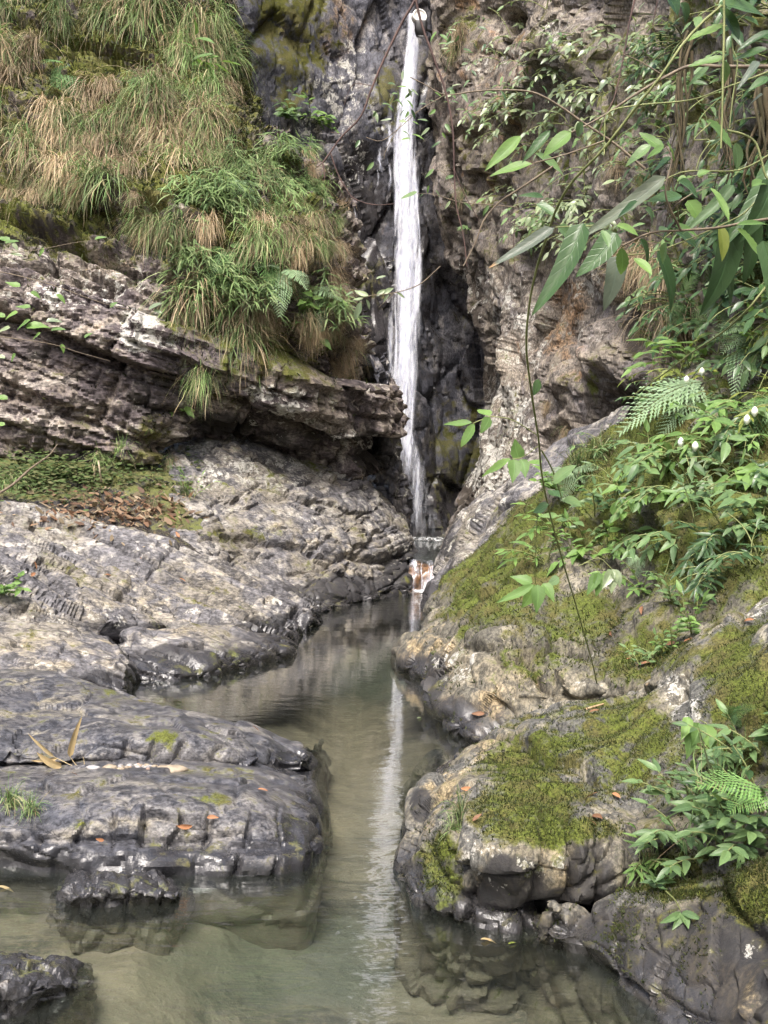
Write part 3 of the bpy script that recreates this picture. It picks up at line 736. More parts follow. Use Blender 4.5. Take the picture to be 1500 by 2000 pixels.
# R1 near mossy boulder
rows = T_([
 [Z(786,1745,-.4), Z(776,1690,-.4), Z(778,1640,-.4), Z(778,1595,-.4), Z(782,1560,-.4), Z(800,1525,-.4), Z(850,1475,-.4)],
 [Z(800,1750,-.03), Z(793,1695,.0), Z(806,1640,.06), Z(797,1588,.02), Z(800,1560,.05), Z(815,1535,.05), Z(868,1484,-.02)],
 [Z(835,1785,-.02), Z(822,1715,.07), Z(828,1640,.17), Z(826,1590,.18), Z(826,1560,.17), Z(840,1525,.15), Z(890,1468,.06)],
 [Z(900,1808,-.02), Z(892,1735,.10), Z(885,1650,.24), Z(888,1600,.27), Z(892,1560,.29), Z(905,1515,.28), Z(945,1442,.20)],
 [Z(965,1820,-.02), Z(955,1745,.11), Z(945,1665,.27), Z(945,1610,.31), Z(950,1565,.33), Z(965,1505,.33), Z(1000,1418,.28)],
 [Z(1025,1826,-.02), Z(1020,1755,.12), Z(1012,1675,.28), Z(1012,1615,.33), Z(1015,1565,.35), Z(1030,1495,.36), Z(1070,1395,.35)],
 [Z(1100,1810,-.02), Z(1100,1762,.1), Z(1090,1680,.26), Z(1085,1625,.34), Z(1085,1570,.36), Z(1100,1490,.39), Z(1140,1372,.43)],
 [Z(1180,1790,.02), Z(1180,1735,.15), Z(1180,1660,.29), Z(1180,1612,.36), Z(1180,1565,.38), Z(1190,1480,.44), Z(1220,1342,.52)],
 [Z(1300,1790,.05), Z(1300,1720,.2), Z(1300,1665,.31), Z(1290,1605,.40), Z(1290,1545,.44), Z(1300,1440,.58), Z(1310,1303,.70)],
 [Z(1430,1800,.1), Z(1430,1720,.3), Z(1430,1650,.42), Z(1430,1580,.5), Z(1430,1490,.6), Z(1420,1380,.75), Z(1430,1213,.95)],
 [Z(1560,1800,.15), Z(1560,1720,.35), Z(1560,1650,.5), Z(1560,1560,.62), Z(1560,1460,.8), Z(1560,1330,.95), Z(1560,1145,1.15)],
 [Z(1900,1800,.3), Z(1900,1720,.5), Z(1900,1650,.7), Z(1900,1560,.8), Z(1900,1460,1), Z(1900,1330,1.15), Z(1900,1145,1.3)]])
rows = [und(rows[0], -.5, .15)] + rows + [und(rows[-1], -.7, .35)]
def r1_seams(V, N):
    px, py = project(V)
    w = noise3(V * 4, 5) * 16
    s = 0
    for x0, wd, dp in ((893, 9, .03), (930, 7, .03), (1052, 8, .045), (1105, 8, .05), (1165, 7, .035), (1225, 7, .03), (1290, 6, .03)):
        s = s - dp * np.exp(-((px + w + (py - 1680) * .12 - x0) / wd) ** 2)
    return s * sstep(1560, 1640, py)
def r1_under(V, N):
    px, py = project(V)
    return -.16 * np.exp(-(((px - 1085) / 70) ** 2 + ((py - 1790) / 26) ** 2)) + .05 * np.exp(-(((px - 1110) / 110) ** 2 + ((py - 1690) / 45) ** 2))
rock('mossy_boulder', rows, 380, 420, [relief(.10, 1.2, 3, 161), r1_seams, r1_under, facets(1.6, .045, 162, (-.5, -.3, .75), 2.2, .7, .03, .06), facets(4.5, .018, 163, (-.5, -.3, .75), 2, .7, .012, .08), relief(.002, 26, 2, 165)], m_near,
     'large near boulder on the right, mossy on top with dark streaks at its foot', 'rock',
     moss=[(1080,1500,130,90,.85),(1020,1580,120,60,.9),(1200,1430,150,70,.85),(1250,1500,190,80,.9),(1100,1620,120,30,.8),(860,1690,45,70,.8),(1450,1330,90,110,1.1),(1320,1280,90,30,.6),(1400,1480,120,60,.9),(1180,1400,60,60,.6),(1600,1350,160,200,1),(1330,1690,100,40,.6)],
     lichen=[(1330,1370,45,70,.8),(1100,1490,30,26,.9),(1060,1530,24,22,.8),(920,1650,50,60,.45),(1060,1690,60,50,.55),(1480,1190,60,25,.8),(960,1470,90,40,.4),(1260,1565,20,12,.9),(880,1500,40,30,.4)],
     rust=[(860,1540,60,60,.8),(950,1460,110,40,.6),(1070,1700,60,60,.6),(930,1690,60,60,.5),(1110,1730,14,60,.8),(840,1600,26,50,.8)],
     dark=[(822,1570,26,40,1.0),(980,1785,150,50,.95),(1010,1725,70,50,.75),(1150,1690,60,60,.6),(1260,1660,100,45,.55),(860,1790,100,30,.85),(1110,1770,90,40,.9),(830,1700,40,70,.5)])  # dark foot streaks, plus shade painted into the undercut
# R0 lowest right boulder
rows = T_([
 [Z(1000,1865,-.4), Z(1005,1845,-.35), Z(1010,1825,-.35), Z(1015,1805,-.35)],
 [Z(1040,1858,-.10), Z(1045,1842,-.03), Z(1055,1820,.02), Z(1070,1785,.09)],
 [Z(1085,1868,-.03), Z(1088,1838,.04), Z(1092,1805,.08), Z(1105,1770,.10)],
 [Z(1170,1912,-.03), Z(1178,1850,.08), Z(1182,1795,.14), Z(1195,1738,.17)],
 [Z(1250,1990,-.03), Z(1260,1890,.11), Z(1262,1800,.20), Z(1270,1740,.22)],
 [Z(1330,2080,-.03), Z(1340,1930,.15), Z(1345,1805,.25), Z(1350,1735,.28)],
 [Z(1430,2230,-.03), Z(1435,1990,.2), Z(1435,1810,.32), Z(1445,1710,.36)],
 [Z(1560,2420,-.03), Z(1560,2040,.26), Z(1560,1790,.44), Z(1575,1670,.50)],
 [Z(1850,2700,.0), Z(1850,2100,.4), Z(1850,1790,.6), Z(1850,1650,.68)]])
rows = [und(rows[0], -.5, .1)] + rows + [und(rows[-1], -.4, .25)]
rock('boulder', rows, 240, 330, [relief(.07, 1.6, 3, 171), facets(1.8, .035, 172, (.3, -.4, .85), 1.8, .7, .025, .07), facets(5.5, .02, 173, (.3, -.4, .85), 1.8, .5, .01), relief(.002, 26, 2, 174)], m_near,
     'dark boulder with ochre water stains in the bottom right corner', 'rock', soft=2,
     dark=[(1230,1850,140,85,.7),(1390,1870,200,120,.9),(1150,1860,110,45,.7),(1450,1960,140,100,.7)], rust=[(1290,1920,60,80,1.0),(1360,1900,30,110,1.0),(1430,1930,60,80,1.0),(1110,1820,50,40,.7),(1200,1790,40,40,.6)],
     moss=[(1480,1740,70,70,1.2),(1330,1720,90,40,.9),(1600,1750,120,120,1.1)], lichen=[(1400,1860,60,40,.3),(1450,1870,40,40,.4)])

# earth banks that carry the slopes on beyond the frame, either side of the stream
rows = []
for y in (-4, -1, 2, 4, 6, 8, 10):
    o_ = .95 + .16 * max(y, 0)
    rows.append([np.array([o_ + dx, y, z]) for dx, z in ((0, -.7), (.25, .1), (.6, .8), (1.5, 1.8), (3.4, 3.4), (6.5, 6.5))])
rock('earth_bank', rows, 120, 120, [relief(.15, .6, 3, 181), relief(.08, 3, 4, 182)], m_soil, None, plant=False, kind='structure', moss=[(1900, 1400, 900, 1200, .8)])
rows = []
for y in (-4, -1, 2, 4, 6, 8, 10):
    o_ = -1.75 - .14 * max(y, 0)
    rows.append([np.array([o_ - dx, y, z]) for dx, z in ((6.5, 4.5), (3.6, 2.2), (2.0, 1.0), (1.1, .35), (.5, .0), (0, -.7))])
rock('earth_bank', rows, 120, 120, [relief(.3, .6, 3, 183), relief(.08, 3, 4, 184)], m_soil, None, plant=False, kind='structure', moss=[(-500, 1400, 900, 1200, .8)])
# ------------------------------------------------------------------ stream bed, pools, falls
m_bed = None
T = NT('stream_bed')
geo = T.n('NewGeometry'); pos = geo.outputs['Position']
att = T.n('Attribute', attribute_name='mask'); sp = T.n('SeparateColor', i0=att.outputs['Color'])
a1 = T.noise(T.mapping(pos, (.55, 1.5, 1)), 2.4, 6, .68, .7)
a2 = T.noise(pos, 22, 5, .7)
vr = T.n('TexVoronoi', Scale=7.0); T.set(vr, 'Vector', pos)
col = T.mix(T.ramp(a1, .40, .58), (0.085, 0.082, 0.064), (0.27, 0.235, 0.172))
col = T.mix(T.ramp(a2, .45, .7), col, (0.21, 0.175, 0.125))
col = T.mix(T.math('MULTIPLY', sp.outputs[1], .8), col, (0.36, 0.30, 0.21))
col = T.mix(T.math('MULTIPLY', sp.outputs[2], .9), col, (0.12, 0.135, 0.10))
bp = T.n('Bump', Strength=.6, Distance=.05); T.set(bp, 'Height', T.math('ADD', a2, vr.outputs[0]))
bs = T.n('BsdfPrincipled', Roughness=.8); T.set(bs, 'Base Color', col); T.set(bs, 'Normal', bp.outputs[0])
T.t.links.new(bs.outputs[0], T.out.inputs[0])
m_bed = T.m
ny, nx = 240, 200
yy = np.concatenate([np.linspace(-3, 2.5, 12), np.geomspace(2.6, 17, ny - 12)])
xx = np.linspace(-1, 1, nx)
YY, XX = np.meshgrid(yy, xx, indexing='ij')
XX = XX * (2.4 + YY * .22)
mid = np.interp(YY, [0, 4, 6, 8, 12, 17], [.1, .05, .05, -.15, -.3, .5])
dep = np.interp(YY, [0, 3.3, 4.4, 5.5, 7, 9, 12, 16], [.5, .52, .42, .34, .38, .75, 1.0, .7])
V = np.stack([XX.ravel(), YY.ravel(), np.zeros(XX.size)], 1)
sh = np.clip(np.abs(XX - mid) / 1.5, 0, 1).ravel()
nz = fbm(V * np.array([1.2, 1.2, 1]), 4, 201)
zb = -dep.ravel() * (1 - .55 * sh) + nz * .10 + fbm(V * 6, 3, 205) * .02
left = sstep(-.25, -.9, XX).ravel() * sstep(5.2, 4.2, YY).ravel()
zb = np.where(left > 0, zb * (1 - left) + left * (-.16 + nz * .12), zb)
V[:, 2] = zb
px, py = project(V)
wp = fbm(V * 2.5, 3, 206) * .6
C = np.stack([np.zeros(len(V)), blob_mask(px, py, [(660,1510,110,130,1),(850,1500,90,60,.7),(330,1880,240,60,.7),(700,1420,160,40,.6),(1000,1900,200,60,.3)], wp),
              blob_mask(px, py, [(560,1870,230,110,.9),(700,1300,300,70,.9),(900,1850,250,120,.5),(420,1790,260,30,.4)], wp), np.zeros(len(V))], 1)
me = set_mesh('stream_bed', V, grid_faces(ny, nx)[:, ::-1] if False else grid_faces(ny, nx), C)
link('stream_bed', me, m_bed, None, kind='structure')

# water
def water_material(name, rip=1.0, tint=(.84, .89, .85), murk=(.10, .115, .10), murk_amt=.08, scale=1.0):
    T = NT(name)
    geo = T.n('NewGeometry'); pos = geo.outputs['Position']
    w1 = T.noise(T.mapping(pos, (1.0, 2.6, 1), (0, 0, R(6))), 5.5 * scale, 2, .5, .7)
    w2 = T.noise(T.mapping(pos, (1.0, 2.0, 1), (0, 0, R(-14))), 1.7 * scale, 2, .5, .4)
    w3 = T.noise(T.mapping(pos, (1.0, 3.0, 1), (0, 0, R(3))), 15 * scale, 2, .5, .3)
    h = T.math('ADD', T.math('MULTIPLY', w1, .45), T.math('ADD', T.math('MULTIPLY', w2, .9), T.math('MULTIPLY', w3, .10)))
    yv = T.n('SeparateXYZ', i0=pos).outputs[1]
    near = T.math('ADD', T.ramp(yv, 3.2, 6.5, 2.1, .36), T.ramp(yv, 12.5, 16.5, 0.0, 3.5))
    bp = T.n('Bump', Distance=.10); T.set(bp, 'Strength', T.math('MULTIPLY', near, .055 * rip)); T.set(bp, 'Height', h)
    gl = T.n('BsdfGlossy', Roughness=.02); T.set(gl, 'Normal', bp.outputs[0]); T.set(gl, 'Color', (.97, .97, .97))
    tr = T.n('BsdfTransparent', Color=tint)
    df = T.n('BsdfDiffuse', Color=murk)
    body = T.n('MixShader'); T.set(body, 'i0', murk_amt); T.set(body, 'i1', tr.outputs[0]); T.set(body, 'i2', df.outputs[0])
    fr = T.n('Fresnel', IOR=1.5); T.set(fr, 'Normal', bp.outputs[0])
    mx = T.n('MixShader'); T.set(mx, 'i0', T.math('MULTIPLY', fr.outputs[0], 1.5, True)); T.set(mx, 'i1', body.outputs[0]); T.set(mx, 'i2', gl.outputs[0])
    T.t.links.new(mx.outputs[0], T.out.inputs[0])
    return T.m
m_water = water_material('pool_water')
ny, nx = 60, 40
yy = np.linspace(-3, 17.6, ny)
xx = np.linspace(-1, 1, nx)
YY, XX = np.meshgrid(yy, xx, indexing='ij')
XX = XX * (2.6 + YY * .22)
V = np.stack([XX.ravel(), YY.ravel(), np.zeros(XX.size)], 1)
link('pool_water', set_mesh('pool_water', V, grid_faces(ny, nx)), m_water, None, kind='structure')
m_water2 = water_material('upper_pool_water', rip=3.0, tint=(.6, .68, .6), murk=(.06, .075, .065), murk_amt=.5)
UZ = .42
a, b = Z(700, 1101, UZ), Z(900, 1101, UZ)
V = np.array([[-1.5, 17.45, UZ], [2.6, 17.45, UZ], [3.2, 28.5, UZ], [-1.5, 28.5, UZ]])
link('upper_pool_water', set_mesh('upper_pool_water', V, np.array([[0, 1, 2, 3]])), m_water2, None, kind='structure')

# ground far around and under everything, so that no view ends in nothing
V = np.array([[-200, -200, -2.2], [200, -200, -2.2], [200, 200, -2.2], [-200, 200, -2.2]])
link('ground', set_mesh('ground', V, np.array([[0, 1, 2, 3]])), m_soil, None, kind='structure')

def falls_material(name, dens=0.0, emit=0.0):
    T = NT(name)
    geo = T.n('NewGeometry'); pos = geo.outputs['Position']
    uv = T.n('Attribute', attribute_name='mask'); sp = T.n('SeparateColor', i0=uv.outputs['Color'])
    n1 = T.noise(T.mapping(pos, (1, 1, .12)), 7, 4, .6, .25)
    n2 = T.noise(T.mapping(pos, (1, 1, .22)), 22, 3, .6)
    al = T.math('ADD', T.math('MULTIPLY', T.math('SUBTRACT', n1, .5), 1.9), T.math('MULTIPLY', T.math('SUBTRACT', n2, .5), .7))
    al = T.math('ADD', al, T.math('ADD', T.math('MULTIPLY', sp.outputs[0], 1.3), dens - .45))
    al = T.ramp(al, 0.0, 1.35)
    col = T.mix(T.ramp(n2, .35, .62), (.72, .75, .92), (.93, .95, 1.0))
    df = T.n('BsdfDiffuse'); T.set(df, 'Color', col)
    tl = T.n('BsdfTranslucent'); T.set(tl, 'Color', col)
    mxa = T.n('MixShader', i0=.15); T.set(mxa, 'i1', df.outputs[0]); T.set(mxa, 'i2', tl.outputs[0])
    tr = T.n('BsdfTransparent')
    mx = T.n('MixShader'); T.set(mx, 'i0', al); T.set(mx, 'i1', tr.outputs[0]); T.set(mx, 'i2', mxa.outputs[0])
    T.t.links.new(mx.outputs[0], T.out.inputs[0])
    return T.m
m_falls = falls_material('falling_water', .10)
rng = random.Random(4)
FE = [(30,797,812),(60,795,815),(100,791,820),(150,784,818),(200,776,816),(250,768,815),(300,768,816),(400,766,823),(500,766,829),(600,766,827),(700,763,823),(760,761,820),(800,765,816),(850,769,813),(900,774,830),(950,780,842),(1000,785,850),(1055,793,858)]
fy = np.array([f[0] for f in FE]); fl = np.array([f[1] for f in FE]) - 5.0; fr_ = np.array([f[2] for f in FE]) + 4.0
def falls_pt(y, u, Y):
    return P(np.interp(y, fy, fl) * (1 - u) + np.interp(y, fy, fr_) * u, y, Y)
fall_root = bpy.data.objects.new('waterfall', None); COL.objects.link(fall_root)
fall_root.location = P(805, 1052, 26.0)
fall_root['label'] = 'tall thin white waterfall dropping between the two cliffs'
fall_root['category'] = 'waterfall'
bpy.context.view_layer.update()
def strand(name, pts, widths, mat, edge, parent, depth=.05):
    """a curved ribbon of water, five points across, bowed towards the viewer"""
    pts = np.array(pts); n = len(pts)
    V, C = [], []
    for i in range(n):
        for k, t in enumerate(np.linspace(-1, 1, 5)):
            V.append(pts[i] + np.array([t * widths[i] / 2, -(1 - t * t) * depth, 0]))
            e = 1 - abs(t) ** 1.6
            C.append((e * edge[i], 0, 0, 1))
    o = link(name, set_mesh(name, np.array(V), grid_faces(n, 5), C), mat)
    if parent is not None:
        o.parent = parent
        o.matrix_parent_inverse = parent.matrix_world.inverted()
    return o
# main sheet, then single strands in front and behind
for layer, (dy, wd, ds) in enumerate(((0, 1.0, .95), (-.14, .86, .8), (.16, 1.05, .7))):
    ys = np.linspace(30, 1056, 60)
    pts, ws, ed = [], [], []
    for y in ys:
        l, r = falls_pt(y, 0, 26.0 + dy), falls_pt(y, 1, 26.0 + dy)
        pts.append((l + r) / 2 + np.array([.02 * math.sin(y / 47 + layer * 2), 0, 0])); ws.append(np.linalg.norm(r - l) * wd)
        ed.append(ds * float(np.interp(y, [0, 60, 700, 880, 960, 1056], [.8, 1, 1, .85, .55, .32])))
    strand('water_sheet', pts, ws, m_falls, ed, fall_root, .12)
for k in range(22):
    u = rng.betavariate(1.6, 1.6)
    y0 = rng.uniform(30, 700); ln = rng.uniform(140, 420)
    ys = np.linspace(y0, min(y0 + ln, 1054), 14)
    dy = rng.uniform(-.3, .12); drift = rng.uniform(-.12, .12)
    pts = [falls_pt(y, min(1.02, max(-.02, u + drift * (y - y0) / ln + .03 * math.sin(y / 31 + k))), 26 + dy) for y in ys]
    w = rng.uniform(.08, .26)
    ws = [w * math.sin(math.pi * (i + .6) / 15) + .015 for i in range(14)]
    fade = [float(np.interp(y, [0, 750, 950, 1054], [1, .8, .25, .1])) * math.sin(math.pi * (i + .7) / 15.4) ** .5 for i, y in enumerate(ys)]
    strand('water_strand', pts, ws, m_falls, fade, fall_root, .03)
for (x, y0, y1, w, ed) in ((744,285,345,.26,.85),(736,325,372,.12,.7),(698,310,372,.10,.6),(692,370,440,.10,.6),(758,240,300,.3,.8),(760,300,380,.2,.7),(820,900,1052,.5,.5),(835,930,1052,.5,.45),(808,860,1050,.4,.5),(845,980,1054,.4,.45)):
    ys = np.linspace(y0, y1, 10)
    h0 = hit(x, (y0 + y1) / 2)
    Yd = (h0[0].y - .12) if (h0 and h0[3] == 'waterfall_wall') else 25.9
    strand('water_trickle', [P(x + 3 * math.sin(y / 13), y, Yd) for y in ys], [w * (.6 + .4 * math.sin(i * 2.1)) for i in range(10)], m_falls, [ed * math.sin(math.pi * (i + .7) / 10.4) ** .5 for i in range(10)], fall_root, .03)

# foam on the two pools
T = NT('foam')
geo = T.n('NewGeometry'); pos = geo.outputs['Position']
att = T.n('Attribute', attribute_name='mask'); sp = T.n('SeparateColor', i0=att.outputs['Color'])
n1 = T.noise(T.mapping(pos, (1, .35, 1)), 7, 5, .7)
al = T.ramp(T.math('ADD', T.math('MULTIPLY', sp.outputs[0], .95), T.math('MULTIPLY', T.math('SUBTRACT', n1, .5), 3.4)), .35, 1.1)
df = T.n('BsdfDiffuse', Color=(.86, .87, .88)); tr = T.n('BsdfTransparent')
mx = T.n('MixShader'); T.set(mx, 'i0', al); T.set(mx, 'i1', tr.outputs[0]); T.set(mx, 'i2', df.outputs[0])
T.t.links.new(mx.outputs[0], T.out.inputs[0])
m_foam = T.m
def foam(x0, x1, Y0, Y1, z, seed, amp=.03):
    nx, ny = 40, 40
    XX, YY = np.meshgrid(np.linspace(x0, x1, nx), np.linspace(Y0, Y1, ny))
    V = np.stack([XX.ravel(), YY.ravel(), np.zeros(XX.size)], 1)
    u = (XX.ravel() - x0) / (x1 - x0) * 2 - 1; v = (YY.ravel() - Y0) / (Y1 - Y0) * 2 - 1
    m = np.clip(1.1 - np.sqrt(u * u + v * v), 0, 1)
    V[:, 2] = z + .006 + np.abs(fbm(V * 6, 3, seed)) * amp * m
    if z > .2:
        m = m * .62
    C = np.stack([m, m, m, m], 1)
    link('foam', set_mesh('foam', V, grid_faces(ny, nx), C), m_foam, None, kind='stuff', label=('white foam where the tall waterfall lands' if z > .2 else 'white foam at the foot of the small cascade'), category='foam')
q = Z(832, 1056, UZ)
foam(q[0] - .9, q[0] + 1.1, 23.4, 26.9, UZ, 5, .08)
q = Z(826, 1150, 0)
foam(q[0] - .26, q[0] + .24, 16.2, 17.3, 0, 6, .07)
# orange boulder carrying the small cascade
T = NT('orange_wet_stone')
geo = T.n('NewGeometry'); pos = geo.outputs['Position']
n1 = T.noise(pos, 7, 5, .6)
bs = T.n('BsdfPrincipled', Roughness=.25); T.set(bs, 'Base Color', T.mix(T.ramp(n1, .35, .65), (.06, .038, .025), (.19, .105, .055)))
T.t.links.new(bs.outputs[0], T.out.inputs[0])
cb = Z(828, 1152, 0); cb[1] = 17.3
cx0 = P(828, 1120, 17.3)[0]
rows = []
for i, (z, y) in enumerate(((-.3, 17.05), (.0, 17.1), (.2, 17.15), (.34, 17.25), (.40, 17.4), (.36, 17.7), (.1, 18))):
    rows.append([np.array([cx0 + dx, y + (abs(dx) / .6) ** 2 * .25, z - (abs(dx) / .6) ** 2 * .12 + .05 * (dx < 0)]) for dx in (-.6, -.35, -.15, .05, .2, .38, .6)])
rock('cascade_stone', rows, 70, 70, [relief(.08, 2.5, 3, 301), cracked(3, .03, .1, 302, .03)], T.m, 'orange-brown stone in the gap with the small cascade running over it', 'rock')
casc = bpy.data.objects.new('cascade', None); COL.objects.link(casc)
casc.location = (cx0, 17, 0)
casc['label'] = 'small white cascade over the orange stone between two boulders'; casc['category'] = 'cascade'
bpy.context.view_layer.update()
for (x0, w, e0) in ((-.17, .26, .62), (.12, .32, .6), (0.0, .6, .42)):
    pts = [np.array([cx0 + x0, 17.30 - .36 * t, .47 + .05 * t - .53 * t * t]) for t in np.linspace(0, 1, 14)]
    strand('water_sheet', pts, [w] * 14, m_falls, [e0 * (.75 + .5 * i / 13) for i in range(14)], casc, .06)
for k in range(9):
    dx = rng.uniform(-.26, .26)
    if abs(dx + .04) < .06 and rng.random() < .5:
        continue
    pts = []
    for t in np.linspace(0, 1, 12):
        pts.append(np.array([cx0 + dx + .05 * t * dx * 3 + .012 * math.sin(9 * t + k), 17.32 - .34 * t - rng.uniform(0, .01), .46 + .06 * t - .52 * t * t]))
    strand('water_strand', pts, [rng.uniform(.015, .045)] * 12, m_falls, [1.15 * math.sin(math.pi * (i + .8) / 12.6) ** .4 * rng.uniform(.5, 1.0) * (.55 + i / 20) for i in range(12)], casc, .02)
# ------------------------------------------------------------------ foliage kit
def leaf_material(name, base, vein=1.35, gloss=.46, trans=.28, var=.25, edge=None, spec=.35):
    T = NT(name)
    att = T.n('Attribute', attribute_name='mask'); sp = T.n('SeparateColor', i0=att.outputs['Color'])
    oi = T.n('ObjectInfo')
    t, a = sp.outputs[0], sp.outputs[1]            # along the blade, |across|
    sv = T.math('SINE', T.math('SUBTRACT', T.math('MULTIPLY', t, 46.0), T.math('MULTIPLY', a, 9.0)))
    side = T.ramp(sv, .72, 1.0, 0, .22)
    mid = T.ramp(a, .03, .11, 1.0, 0.0)
    v = T.math('MAXIMUM', side, mid)
    lo = tuple(c * (1 - var) for c in base); hi = tuple(min(1, c * (1 + var)) for c in base)
    col = T.mix(oi.outputs['Random'], lo, (hi[0] * 1.12, hi[1], hi[2] * .9))
    pos = T.n('NewGeometry').outputs['Position']
    col = T.mix(T.ramp(T.noise(pos, 30, 3, .6), .45, .75, 0, .55), col, tuple(c * .62 for c in base))
    col = T.mix(T.math('MULTIPLY', v, .6), col, tuple(min(1, c * vein) for c in base))
    if edge:
        col = T.mix(T.ramp(t, .86, .96), col, edge)
    bp = T.n('Bump', Strength=.35, Distance=.004); T.set(bp, 'Height', T.math('SUBTRACT', 1.0, v))
    bs = T.n('BsdfPrincipled', Roughness=gloss); T.set(bs, 'Base Color', col); T.set(bs, 'Normal', bp.outputs[0]); T.set(bs, 'Specular IOR Level', spec)
    tl = T.n('BsdfTranslucent'); T.set(tl, 'Color', T.mix(.5, col, (base[0] * 1.6, base[1] * 1.5, base[2] * .6)))
    mx = T.n('MixShader', i0=trans); T.set(mx, 'i1', bs.outputs[0]); T.set(mx, 'i2', tl.outputs[0])
    T.t.links.new(mx.outputs[0], T.out.inputs[0])
    return T.m
def blade_material(name, gloss=.6, trans=.3):
    """colour per vertex, for grass and fern blades"""
    T = NT(name)
    att = T.n('Attribute', attribute_name='mask')
    oi = T.n('ObjectInfo')
    k = T.math('ADD', T.math('MULTIPLY', oi.outputs['Random'], .75), .55)
    mul = T.n('Mix', data_type='RGBA', blend_type='MULTIPLY'); T.set(mul, 'i0', 1.0); T.set(mul, 'i6', att.outputs['Color'])
    gc = T.n('CombineColor', i0=k, i1=k, i2=k); T.set(mul, 'i7', gc.outputs[0])
    bs = T.n('BsdfPrincipled', Roughness=gloss); T.set(bs, 'Base Color', mul.outputs[2]); T.set(bs, 'Specular IOR Level', .3)
    tl = T.n('BsdfTranslucent'); T.set(tl, 'Color', mul.outputs[2])
    mx = T.n('MixShader', i0=trans); T.set(mx, 'i1', bs.outputs[0]); T.set(mx, 'i2', tl.outputs[0])
    T.t.links.new(mx.outputs[0], T.out.inputs[0])
    return T.m
def bark_material(name, c1, c2, rough=.7, sc=40):
    T = NT(name)
    pos = T.n('NewGeometry').outputs['Position']
    n1 = T.noise(T.mapping(pos, (1, 1, .3)), sc, 4, .6)
    bp = T.n('Bump', Strength=.5, Distance=.004); T.set(bp, 'Height', n1)
    bs = T.n('BsdfPrincipled', Roughness=rough); T.set(bs, 'Base Color', T.mix(T.ramp(n1, .35, .65), c1, c2)); T.set(bs, 'Normal', bp.outputs[0])
    T.t.links.new(bs.outputs[0], T.out.inputs[0])
    return T.m
m_leaf = leaf_material('fresh_green_leaf', (.14, .255, .075), trans=.35)
m_leaf_dark = leaf_material('dark_glossy_leaf', (.045, .095, .036), gloss=.28, trans=.18)
m_leaf_grey = leaf_material('grey_green_blade_leaf', (.11, .145, .11), gloss=.33, trans=.2, vein=1.2, edge=None)
m_leaf_tip = leaf_material('grey_leaf_with_dry_tip', (.12, .15, .115), gloss=.35, trans=.2, vein=1.2, edge=(.42, .27, .14))
m_leaf_pale = leaf_material('pale_creeper_leaf', (.19, .26, .15), gloss=.30, trans=.25, var=.35, spec=.6)
m_leaf_mid = leaf_material('understorey_leaf', (.115, .20, .085), gloss=.36, trans=.25, var=.3)
m_leaf_yel = leaf_material('yellow_green_leaf', (.17, .22, .05), trans=.35)
m_leaf_dead = leaf_material('fallen_brown_leaf', (.27, .14, .075), gloss=.6, trans=.1, var=.4)
m_leaf_dry = leaf_material('dry_straw_leaf', (.33, .27, .15), gloss=.6, trans=.15, var=.15)
m_blade = blade_material('grass_blade')
m_stem = bark_material('green_stem', (.15, .175, .06), (.23, .25, .10))
m_twig = bark_material('dark_red_twig', (.045, .022, .018), (.09, .05, .04))
m_bark = bark_material('brown_branch', (.10, .075, .05), (.19, .15, .10))
m_root = bark_material('mossy_root', (.035, .032, .012), (.085, .065, .035), .95, 25)

def leaf_mesh(name, wid, kind='ellipse', fold=.18, droop=.18, wave=0.0, nt=7, na=2, tooth=0.0, seed=0):
    """unit-length leaf along +X, blade up +Z; wid is width over length"""
    r = random.Random(seed)
    V, C = [], []
    ph = r.uniform(0, 6)
    bend = r.uniform(-.06, .06)
    for i in range(nt + 1):
        t = i / nt
        if kind == 'ellipse':
            w = math.sin(math.pi * t ** .85) ** .8
            w *= (1 - .25 * t)
        elif kind == 'ovate':
            w = (math.sin(math.pi * t ** .62) ** .9) * (1 - .12 * t)
        else:
            w = min(1, (t / .10)) ** .6 * (1 - t ** 2.6) ** .9
        if i == nt:
            w = .015
        if i == 0:
            w = .03
        if tooth and 0 < i < nt:
            w *= 1 + (tooth if i % 2 else -tooth)
        for k in range(-na, na + 1):
            a = k / na
            y = a * w * wid * .5 + bend * math.sin(math.pi * t)
            z = fold * wid * abs(a) * w * .5 - droop * t * t + wave * math.sin(ph + t * 9 + (2 if a > 0 else 0)) * abs(a) * wid * .3
            V.append((t, y, z)); C.append((t, abs(a), 0, 1))
    return set_mesh(name, np.array(V), grid_faces(nt + 1, 2 * na + 1)[:, ::-1], C)
def mats(me, m):
    me = me.copy(); me.materials.clear(); me.materials.append(m); return me
LEAF = {k: [leaf_mesh('leaf', w, kind, f, d, wv, nt, na, th, s) for s in range(3) for d in dd]
        for k, (w, kind, f, dd, wv, nt, na, th) in dict(
            ell=(.40, 'ellipse', .35, (.05, .16, .28), .10, 8, 2, 0), ovate=(.52, 'ovate', .3, (.05, .18, .32), .1, 8, 2, .05), tooth=(.38, 'ellipse', .3, (.06, .2), .15, 14, 2, .07),
            lance=(.20, 'lance', .4, (.06, .22), .12, 12, 2, 0), small=(.42, 'ellipse', .3, (.1, .3), 0, 4, 1, 0), slim=(.24, 'ellipse', .3, (.1, .35), 0, 5, 1, 0)).items()}
_leafcache = {}
def leaf_me(kind, mat, rng):
    l = LEAF[kind]
    k = (kind, rng.randrange(len(l)), mat.name)
    if k not in _leafcache:
        _leafcache[k] = mats(l[k[1]], mat)
    return _leafcache[k]
def frame(xdir, up):
    x = Vector(xdir).normalized()
    z = Vector(up) - x * x.dot(Vector(up))
    if z.length < 1e-4:
        z = x.orthogonal()
    z.normalize()
    y = z.cross(x)
    return Matrix((x, y, z)).transposed()
